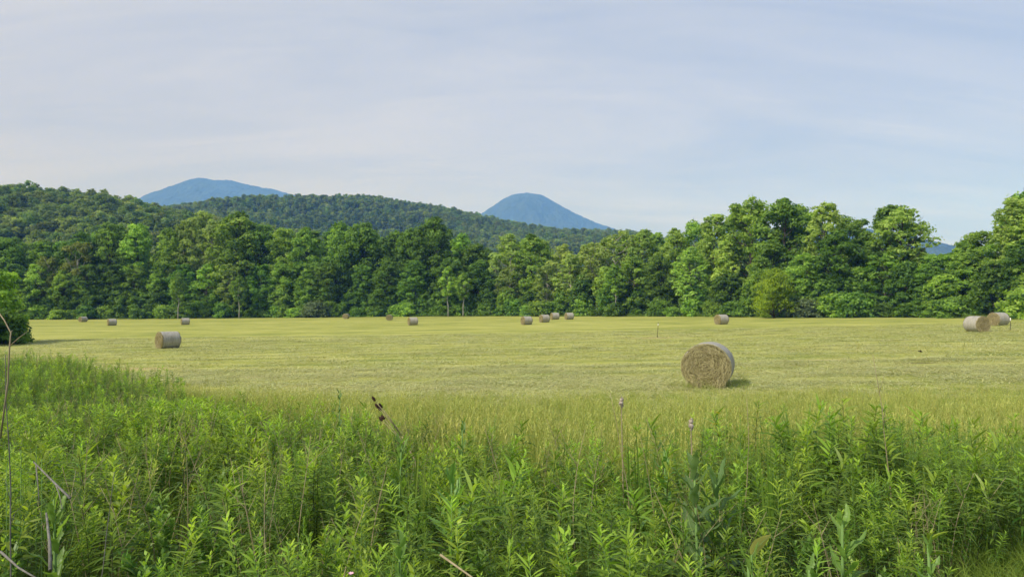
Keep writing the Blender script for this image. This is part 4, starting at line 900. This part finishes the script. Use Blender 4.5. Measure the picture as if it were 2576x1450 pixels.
# ------------------------------------------------------------------ single plants and dead wood of the foreground
def top_z(py, d): return HC - (py - HZ) / F * d
def broad_weed(px, py_top, d, label, leafm='broad', lean=(0, 0), size=1.0, seed=0, hmax=1.25, up=0.95):
    """upright prickly weed: pairs of large lance leaves with a pale rib"""
    rng = np.random.default_rng(1000 + seed); x, y = at_px(px, d); z0 = g1(x, y); H = min(max(top_z(py_top, d) - z0, 0.35), 1.6)
    e = empty('broad_leaved_weed', (x, y, z0), (lean[1], lean[0], rng.uniform(0, TAU)))
    sb = MB(); tube(sb, [(0, 0, -0.05), (0.01, 0, H * 0.5), (0, 0.01, H * 0.93)], [0.011, 0.009, 0.005], 7); link('stem', sb.mesh('stem', M['green_stem']), e)
    lb = MB(); nn = int(np.clip(H / 0.085, 7, 16))
    for q in range(nn):
        f = (q + 0.4) / nn
        for sgn in (0, 1):
            a = q * 1.571 + sgn * math.pi + rng.normal(0, 0.25); L = size * (0.29 - 0.15 * f) * rng.uniform(0.85, 1.15); el = up * (0.55 + 0.75 * f) + rng.normal(0, 0.12); dr = rng.uniform(0.5, 1.1) * (1.2 - f)
            base = np.array([[0, 0, f * H * 0.93]]); w = L * 0.135
            kx = 19; prof = np.interp(np.linspace(0, 1, kx), np.linspace(0, 1, 8), (0.40, 0.62, 0.90, 1.0, 0.88, 0.66, 0.38, 0.04)) * (1 - 0.24 * (np.arange(kx) % 2)); t = np.linspace(0, 1, kx); ang = el - dr * t; sg = L / (kx - 1)
            r = np.cumsum(np.cos(ang)) * sg; zz = np.cumsum(np.sin(ang)) * sg
            c = np.stack([np.cos(a) * r, np.sin(a) * r, zz + base[0, 2]], -1); side = np.array([-math.sin(a), math.cos(a), 0.0]); nrmv = np.cross(side, np.array([math.cos(a), math.sin(a), 0]) * 1.0)
            wav = 1 + 0.18 * np.sin(np.arange(kx) * 0.9 + q) + rng.normal(0, 0.07, kx)
            c = c + side * (0.012 * np.sin(t * rng.uniform(2, 6) + q))[:, None]; c[:, 2] += 0.006 * np.sin(t * 14 + q)
            upn = np.stack([-np.cos(a) * np.sin(ang), -np.sin(a) * np.sin(ang), np.cos(ang)], -1)
            Lf = c + side * (w * np.array(prof) * wav)[:, None] + upn * (w * 0.35 * np.array(prof))[:, None]
            Rt = c - side * (w * np.array(prof) * wav[::-1])[:, None] + upn * (w * 0.35 * np.array(prof))[:, None]
            V = np.concatenate([Lf, c, Rt]); i = np.arange(kx - 1)
            Q = np.concatenate([np.stack([i, i + 1, i + kx + 1, i + kx], -1), np.stack([i + kx, i + kx + 1, i + 2 * kx + 1, i + 2 * kx], -1)])
            lb.add(V, Q, tint=np.clip(0.35 + 0.35 * f + rng.normal(0, 0.12), 0, 1), mat=0)
            ribbons(lb, (c + upn * 0.0025)[None], (w * 0.09 * np.linspace(1, 0.15, kx))[None], tint=np.full(1, 0.5), mat=1, twist=upn[kx // 2][None])
    link('foliage', lb.mesh('foliage', [M[leafm], M['rib']], True), e)
    tag(e, label, 'weed', 'broad-leaved weeds on the verge'); return e
broad_weed(1010, 1085, 5.6, 'broad-leaved upright weed just right of the dead teasel heads', seed=1)
broad_weed(1140, 1180, 4.3, 'large pale-ribbed broad-leaved weed left of centre in the foreground', seed=2, size=1.15)
broad_weed(1672, 1105, 5.2, 'broad-leaved weed below the upper drooping cattail head', seed=3)
broad_weed(1745, 1150, 4.0, 'tall bluish broad-leaved thistle-like weed right of centre', 'broad_blue', seed=4, size=1.2)
broad_weed(1800, 1165, 4.1, 'second bluish broad-leaved weed touching the tall thistle-like one', 'broad_blue', seed=5, size=1.15)
broad_weed(2115, 1270, 3.5, 'broad-leaved weed with comb-like pale ribs right of the dock leaf', seed=6, size=1.0)
broad_weed(2330, 1330, 3.0, 'short broad-leaved weed in the near right', seed=7, size=0.7)
broad_weed(2035, 1390, 2.8, 'small broad-leaved weed at bottom below the comb-ribbed one', seed=8, size=0.75)
broad_weed(1880, 1375, 2.9, 'bright upright broad-leaved weed beside the pale dock leaf', seed=9, size=0.9, up=1.15)
broad_weed(1010, 1340, 3.0, 'broad-leaved rosette at bottom left of centre', seed=10, size=0.85, up=1.1)
broad_weed(150, 1215, 3.6, 'broad-leaved clump above the dark hollow at left', seed=11, size=1.0, up=1.15)
broad_weed(2200, 1085, 6.6, 'dark broad-leaved weed beside the leaning dry stalk at right', seed=12)
broad_weed(855, 960, 9.0, 'tall dark weed spire rising above the grass left of teasels', 'broad_blue', seed=13, size=0.6)
broad_weed(1165, 1035, 7.0, 'pointed broad-leaved weed top against the long grass near centre', seed=14, size=0.8, up=1.05)

def stalk(px0, py0, px1, py1, d, label, r=0.0042, bend=0.03, name='dry_stalk', twigs=0, seed=0, mat='dry_stalk'):
    """a leaning dead stalk whose foot and tip are given by where they stand; foot goes down to the ground"""
    rng = np.random.default_rng(2000 + seed)
    xt, _ = at_px(px1, d); zt = top_z(py1, d); xb, _ = at_px(px0, d); zb = top_z(py0, d)
    slope = (xt - xb) / max(zt - zb, 0.05); z0 = g1(xb, d); xf = xb - slope * (zb - z0) * 0.6
    mb = MB(); t = np.linspace(0, 1, 9)
    P = np.stack([(xt - xf) * t + bend * np.sin(np.pi * t), 0.02 * np.sin(t * 5), (zt - z0) * t], -1); P[:, 0] += rng.normal(0, 0.003, 9)
    tube(mb, P, r * (1 - 0.65 * t), 6)
    for q in range(twigs):
        u = rng.uniform(0.45, 0.9); b = np.array([np.interp(u, t, P[:, j]) for j in range(3)]); a = rng.uniform(-1, 1); l = rng.uniform(0.06, 0.16)
        tube(mb, [b, b + np.array([math.sin(a) * l * 0.6, rng.normal(0, 0.03), l * 0.6]), b + np.array([math.sin(a) * l, rng.normal(0, 0.04), l])], [r * 0.4, r * 0.3, r * 0.15], 4)
    me = mb.mesh('stalk', M[mat], True)
    o = link(name, me, None, (xf, d, z0)); tag(o, label, 'dry stalk', 'dead stalks among the weeds'); return o, np.array([xt, d, zt])
stalk(1570, 1190, 1534, 985, 5.2, 'tall dry tan stalk leaning left beside the upper cattail head', seed=1)
stalk(1628, 1215, 1608, 1095, 5.0, 'shorter dry stalk right of the tall left-leaning one', seed=2)
stalk(1857, 1180, 1874, 1000, 5.4, 'thin dry stalk standing straight below the nearest bale', seed=3, bend=0.05)
stalk(2228, 1170, 2190, 890, 5.6, 'tall dry stalk at right with fine twigs at its top', seed=4, twigs=6, r=0.005)
stalk(238, 1420, 300, 1180, 3.2, 'dark reddish dry stem at left foreground', seed=5, mat='grey_wood', r=0.0035)
stalk(18, 1300, 22, 890, 3.4, 'long dark dead stem rising along the left picture edge', seed=6, mat='grey_wood', r=0.0045, twigs=3)
stalk(1790, 1330, 1680, 1190, 3.6, 'brown broken stem leaning left at lower right of centre', seed=7, mat='stem', r=0.004)

def cattail(px, py, d, h, label, seed):
    rng = np.random.default_rng(2100 + seed); x, y = at_px(px, d); z0 = g1(x, y); zt = top_z(py, d); e = empty('cattail', (x, y, z0))
    H = zt - z0; mb = MB(); tube(mb, [(0.03, 0, 0), (0.01, 0, H * 0.5), (0, 0, H - h), (0, 0, H + 0.02)], [0.006, 0.005, 0.004, 0.0015], 6); link('stalk', mb.mesh('stalk', M['dry_stalk'], True), e)
    mb = MB(); t = np.linspace(0, 1, 14); r = 0.016 * np.clip(np.sin(np.pi * (0.05 + 0.9 * t)), 0.1, 1) ** 0.5 * (1 + 0.3 * np.sin(t * 17 + seed)) * np.where(np.abs(t - 0.55) < 0.07, 0.55, 1)
    P = np.stack([0.008 * np.sin(t * 9), 0.006 * np.cos(t * 8), H - h + h * t], -1); tube(mb, P, r, 9)
    n = 240; q = rng.uniform(0, 1, n); c = np.stack([np.interp(q, t, P[:, j]) for j in range(3)], -1); dr = nrm(rng.normal(size=(n, 3))) * np.interp(q, t, r)[:, None]
    ribbons(mb, np.stack([c + dr * 0.7, c + dr * 1.3, c + dr * 1.7 + np.array([0, 0, -0.004])], 1), np.array([[0.0012, 0.001, 0.0003]]) * np.ones((n, 1)))
    link('seed_head', mb.mesh('seed head', M['fluff'], True), e); tag(e, label, 'cattail', 'fluffy dead cattails')
cattail(1562, 998, 5.8, 0.075, 'upper fluffy pale cattail head beside the left-leaning dry stalk', 1)
cattail(1736, 1050, 5.2, 0.085, 'lower fluffy cattail head with a dark break, right of the upper one', 2)

def teasel():
    d = 5.9; x, y = at_px(1058, d); z0 = g1(x, y); e = empty('dead_teasel', (x, y, z0))
    def P(px, py, dd=0.0): xx, _ = at_px(px, d); return np.array([xx - x, dd, top_z(py, d) - z0])
    mb = MB(); root = np.array([0.05, 0, 0.0]); f1 = P(1046, 1155); f2 = P(1012, 1095, 0.01)
    tube(mb, [root, f1, f2], [0.006, 0.005, 0.004], 6)
    heads = [(948, 1004), (955, 1022), (963, 1023), (959, 1030), (967, 1053), (961, 1058)]
    hb = []
    for i, (a, b) in enumerate(heads):
        t = P(a, b, 0.02 * i - 0.05); s = f2 if i < 4 else f1 * 0.6 + f2 * 0.4
        m = (s + t) / 2 + np.array([0.015, 0, -0.01]); tube(mb, [s, m, t], [0.003, 0.0024, 0.002], 5); hb.append((t, nrm(t - m)))
    link('stalks', mb.mesh('stalks', M['dry_stalk'], True), e)
    rng = np.random.default_rng(6)
    for t, dv in hb:
        mb = MB(); u = np.linspace(0, 1, 9); r = 0.0115 * np.clip(np.sin(np.pi * (0.10 + 0.82 * u)), 0.15, 1) ** 0.6
        pth = t + dv * (u[:, None] * 0.042); tube(mb, pth, r, 9)
        n = 160; q = rng.uniform(0, 1, n); c = t + dv * (q[:, None] * 0.042); dr = nrm(rng.normal(size=(n, 3)) + dv * 0.5)
        rr = np.interp(q, u, r)[:, None]; ribbons(mb, np.stack([c + dr * rr * 0.8, c + dr * rr * 1.15, c + dr * (rr * 1.3 + 0.004)], 1), np.array([[0.001, 0.0008, 0.0002]]) * np.ones((n, 1)))
        for k in range(5):
            a = k / 5 * TAU; s1 = nrm(np.cross(dv, [0.3, 0.8, 0.5])); s2 = np.cross(dv, s1); o_ = s1 * math.cos(a) + s2 * math.sin(a)
            tube(mb, [t, t + o_ * 0.015 + dv * 0.004, t + o_ * 0.024 + dv * 0.020], [0.0015, 0.001, 0.0004], 4)
        link('seed_head', mb.mesh('seed head', M['seed_head']), e)
    tag(e, 'leaning dead teasel with six dark brown heads left of centre', 'dead teasel')
teasel()

def blades(px, py, d, label, seed, n=9, hue='verge_grass'):
    rng = np.random.default_rng(2200 + seed); x, y = at_px(px, d); z0 = g1(x, y); H = top_z(py, d) - z0
    mb = MB(); t = np.linspace(0, 1, 6)[None]; a = rng.normal(0, 1.3, n)[:, None]; h = H * rng.uniform(0.7, 1.0, n)[:, None]; b = rng.uniform(0.02, 0.22, n)[:, None]
    P = np.stack([rng.normal(0, 0.03, (n, 1)) + np.sin(a) * b * h * t, rng.normal(0, 0.03, (n, 1)) + 0.1 * np.cos(a) * b * t, h * t], -1)
    ribbons(mb, P, 0.010 * (1 - t ** 2.5 * 0.95) * np.ones((n, 1)), tint=rng.uniform(0, 0.35, n), twist=np.tile([0, 1.0, 0.2], (n, 1)) + rng.normal(0, 0.3, (n, 3)))
    o = link('sword_leaf_tuft', mb.mesh('sword leaf tuft', M[hue]), None, (x, y, z0)); tag(o, label, 'reed tuft', 'tufts of sword-shaped leaves')
blades(1942, 1068, 5.0, 'tuft of upright sword-shaped leaves right of centre below the bale', 1)
blades(1604, 1052, 5.4, 'tuft of upright sword-shaped leaves between the two cattail heads', 2)
blades(1055, 1075, 5.4, 'tuft of upright sword-shaped leaves beside the dead teasel', 3)
blades(70, 1310, 2.9, 'coarse grass blades at the lower left corner', 4, n=7)

def stick(pts, label, rad, mat='grey_wood', name='fallen_branch', forks=()):
    mb = MB(); W3 = [np.array([*at_px(px, d), top_z(py, d)]) for px, py, d in pts]
    o0 = W3[0].copy(); tube(mb, np.array(W3) - o0, np.linspace(rad, rad * 0.55, len(W3)), 8)
    for fk in forks:
        Wf = [np.array([*at_px(px, d), top_z(py, d)]) for px, py, d in fk]; tube(mb, np.array(Wf) - o0, np.linspace(rad * 0.6, rad * 0.25, len(Wf)), 6)
    o = link(name, mb.mesh(name, M[mat], True), None, o0); tag(o, label, 'branch', 'dead branches at the verge'); return o
stick([(185, 1248, 3.35), (140, 1205, 3.5), (92, 1158, 3.7)], 'forked grey fallen branch lying across the left foreground weeds', 0.006, forks=[[(148, 1213, 3.48), (158, 1240, 3.42), (166, 1275, 3.36)], [(98, 1165, 3.7), (104, 1215, 3.66), (108, 1260, 3.6)]])
stick([(139, 1425, 3.0), (136, 1360, 3.1), (126, 1285, 3.3)], 'pale upright dead stick at right rim of the dark hollow', 0.008)
stick([(1110, 1388, 2.75), (1150, 1416, 2.65), (1215, 1462, 2.5)], 'pale dead stick lying at the bottom left of centre', 0.005, mat='dry_stalk')
stick([(14, 1380, 2.7), (60, 1420, 2.6), (130, 1460, 2.45)], 'grey fallen stick in the bottom left corner', 0.0045)
stick([(8, 1100, 3.3), (24, 960, 3.3), (26, 880, 3.3), (29, 836, 3.3), (12, 805, 3.32), (-14, 770, 3.35)], 'bent dry twig rising above the weeds at left picture edge', 0.0042, mat='dry_stalk', name='dry_twig', forks=[[(25, 872, 3.3), (48, 850, 3.3), (72, 832, 3.32)], [(28, 838, 3.3), (33, 830, 3.3)]])
def stump(px, d, r, h, mat, label, seed):
    x, y = at_px(px, d); z0 = g1(x, y); rng = np.random.default_rng(seed); mb = MB(); na, nz_ = 20, 9
    a = np.linspace(0, TAU, na, endpoint=False); t = np.linspace(0, 1, nz_)
    Tt, Aa = np.meshgrid(t, a, indexing='ij'); R_ = r * (1.25 - 0.35 * Tt) * (1 + vnoise(Aa * 2, Tt * 4, seed, 0.25)); zt = (h + 0.07 * np.sin(3 * Aa + seed)) * Tt - 0.05
    Vv = np.stack([np.cos(Aa) * R_, np.sin(Aa) * R_, zt], -1).reshape(-1, 3); i = np.arange(nz_ - 1)[:, None] * na; j = np.arange(na)[None]; j2 = (j + 1) % na
    c = len(Vv); Vv = np.concatenate([Vv, [[0, 0, h * 0.8]]]); o_ = (nz_ - 1) * na
    mb.add(Vv, np.stack([i + j, i + j2, i + na + j2, i + na + j], -1).reshape(-1, 4), [(c, o_ + q, o_ + (q + 1) % na) for q in range(na)])
    o = link('tree_stump', mb.mesh('tree stump', M[mat]), None, (x, y, z0)); tag(o, label, 'stump'); return o
stump(92, 3.55, 0.13, 0.42, 'dark_wood', 'dark stump in a hollow among the left foreground weeds', 4)  # blackish stump form standing in the dark hole
stump(1630, 2.55, 0.07, 0.60, 'moss_wood', 'brown mossy stub at the bottom edge right of centre', 5)
def dock():
    x, y = at_px(1880, 2.9); z = top_z(1395, 2.9); L = 0.13; k = 9; t = np.linspace(0, 1, k); prof = np.array([0.25, 0.7, 0.95, 1.0, 0.97, 0.86, 0.66, 0.38, 0.05]) * 0.030
    ang = math.radians(52) - 0.25 * t; c = np.stack([np.cumsum(np.cos(ang)) * L / k, 0.010 * np.sin(t * 3), np.cumsum(np.sin(ang)) * L / k], -1)
    e = empty('dock_plant', (x, y, g1(x, y))); dz = z - g1(x, y); c = c + np.array([0, 0, dz])
    sb = MB(); tube(sb, [(0.02, 0, 0), (0.01, 0, dz * 0.6), c[0]], [0.006, 0.005, 0.003], 6); link('stem', sb.mesh('stem', M['green_stem'], True), e)
    side = np.array([-math.sin(0.9), -0.35, math.cos(0.9)]); side /= np.linalg.norm(side)
    mb = MB(); w = (1 + 0.06 * np.sin(np.arange(k) * 2.1)) * prof
    V = np.concatenate([c + side * w[:, None] + np.array([0, 0.008, 0]), c, c - side * w[:, None] + np.array([0, 0.010, 0])]); i = np.arange(k - 1)
    mb.add(V, np.concatenate([np.stack([i, i + 1, i + k + 1, i + k], -1), np.stack([i + k, i + k + 1, i + 2 * k + 1, i + 2 * k], -1)]), tint=np.concatenate([np.full(k, 0.2), np.full(k, 0.6), np.full(k, 0.9)]))  # paler from one leaf edge across to the other
    ribbons(mb, (c - np.array([0, 0.003, 0]))[None], (0.0016 * np.linspace(1, 0.2, k))[None], tint=np.full(1, 0.9), mat=1, twist=np.array([[0, -1.0, 0.3]]))
    link('leaf', mb.mesh('leaf', [M['dock'], M['rib']], True), e); tag(e, 'large pale yellow-green dock leaf at lower right', 'dock plant')
dock()
def yellow_leaves():
    d = 7.4
    for i, (px, py) in enumerate([(1799, 1034), (1800, 1064)]):
        x, y = at_px(px, d); z0 = g1(x, y); H = top_z(py, d) - z0; e = empty('yellowing_weed', (x, y, z0)); sb = MB(); tube(sb, [(0.03, 0, 0), (0.02, 0, H * 0.6), (0.0, 0, H)], [0.004, 0.003, 0.002], 5); link('stem', sb.mesh('stem', M['stem'], True), e)
        mb = MB(); rg = np.random.default_rng(50 + i); n = 4
        leaf_set(mb, rg, np.tile([[0, 0, H]], (n, 1)), np.array([3.3, 0.2, 2.9, 5.0]), np.array([0.35, -0.3, 0.1, 0.4]), np.array([0.075, 0.06, 0.05, 0.05]), np.full(n, 0.011), np.full(n, 0.3), np.full(n, 0.6))
        link('leaves', mb.mesh('leaves', M['yellow_leaf']), e); tag(e, ('upper' if i == 0 else 'lower') + ' yellow leaf spot on a weed below the nearest bale', 'weed', 'weeds with yellowed leaves')
yellow_leaves()
def yellow_bloom():
    rng = np.random.default_rng(77)
    for i, (px, py, d) in enumerate([(32, 1112, 4.2), (60, 1128, 4.1), (98, 1118, 4.3), (112, 1150, 4.0), (25, 1170, 3.9)]):
        x, y = at_px(px, d); z0 = g1(x, y); H = top_z(py, d) - z0; e = empty('yellow_weed', (x, y, z0)); sb = MB(); tube(sb, [(0.02, 0, 0), (0, 0, H)], [0.004, 0.002], 5); mb = MB()
        for k in range(9):
            h = H * (0.62 + 0.38 * k / 9); a = k * 2.4; s_ = np.array([0, 0, h]); t_ = s_ + np.array([math.cos(a), math.sin(a), 0.7]) * 0.07; tube(sb, [s_, t_], [0.0015, 0.001], 4)
            n = 26; c = t_ + rng.normal(0, 0.018, (n, 3)); leaves(mb, c, rng.normal(size=(n, 3)) + [0, 0, 1], 0.006 * rng.uniform(0.7, 1.3, n), rng.uniform(0, 1, n), rng)
        link('stem', sb.mesh('stem', M['green_stem']), e); link('foliage', mb.mesh('foliage', M['yellow']), e)
        tag(e, ['outermost left', 'second', 'tallest inner', 'rightmost', 'lowest'][i] + ' feathery yellow-green weed at the left edge', 'weed', 'feathery yellow-green weeds')
yellow_bloom()
def pink_flower():
    d = 2.5; x, y = at_px(882, d); z0 = g1(x, y); H = top_z(1438, d) - z0; e = empty('pink_flower', (x, y, z0)); sb = MB(); tube(sb, [(0, 0.01, 0), (0.005, 0, H)], [0.003, 0.002], 5); link('stem', sb.mesh('stem', M['green_stem']), e)
    mb = MB(); a = np.arange(7) / 7 * TAU; n = 7; leaf_set(mb, np.random.default_rng(8), np.tile([[0.005, 0, H]], (n, 1)), a, np.full(n, 0.9), np.full(n, 0.016), np.full(n, 0.0045), np.full(n, 0.8), np.full(n, 0.5)); link('petals', mb.mesh('petals', M['pink']), e)
    tag(e, 'small pink flower at the very bottom edge left of centre', 'flower')
pink_flower()

# ------------------------------------------------------------------ haze
def haze():
    mb = MB(); x0, x1, y0, y1, z0, z1 = -8300, 8300, -400, 10300, -4.2, 1620
    V = [(x0, y0, z0), (x1, y0, z0), (x1, y1, z0), (x0, y1, z0), (x0, y0, z1), (x1, y0, z1), (x1, y1, z1), (x0, y1, z1)]
    mb.add(V, [(3, 2, 1, 0), (4, 5, 6, 7), (0, 1, 5, 4), (1, 2, 6, 5), (2, 3, 7, 6), (3, 0, 4, 7)])
    m, nt, N, L = new_mat('haze'); p = N.new('ShaderNodeVolumePrincipled')
    p.inputs['Color'].default_value = (0.145, 0.365, 1.0, 1); p.inputs['Density'].default_value = 0.00018; p.inputs['Anisotropy'].default_value = -0.25
    p.inputs['Absorption Color'].default_value = (1, 1, 1, 1)
    o = N.new('ShaderNodeOutputMaterial'); L.new(p.outputs[0], o.inputs['Volume'])
    ob = link('haze', mb.mesh('haze', m)); ob['kind'] = 'stuff'; ob['label'] = 'pale blue haze veiling the far hills'; ob['category'] = 'haze'
haze()
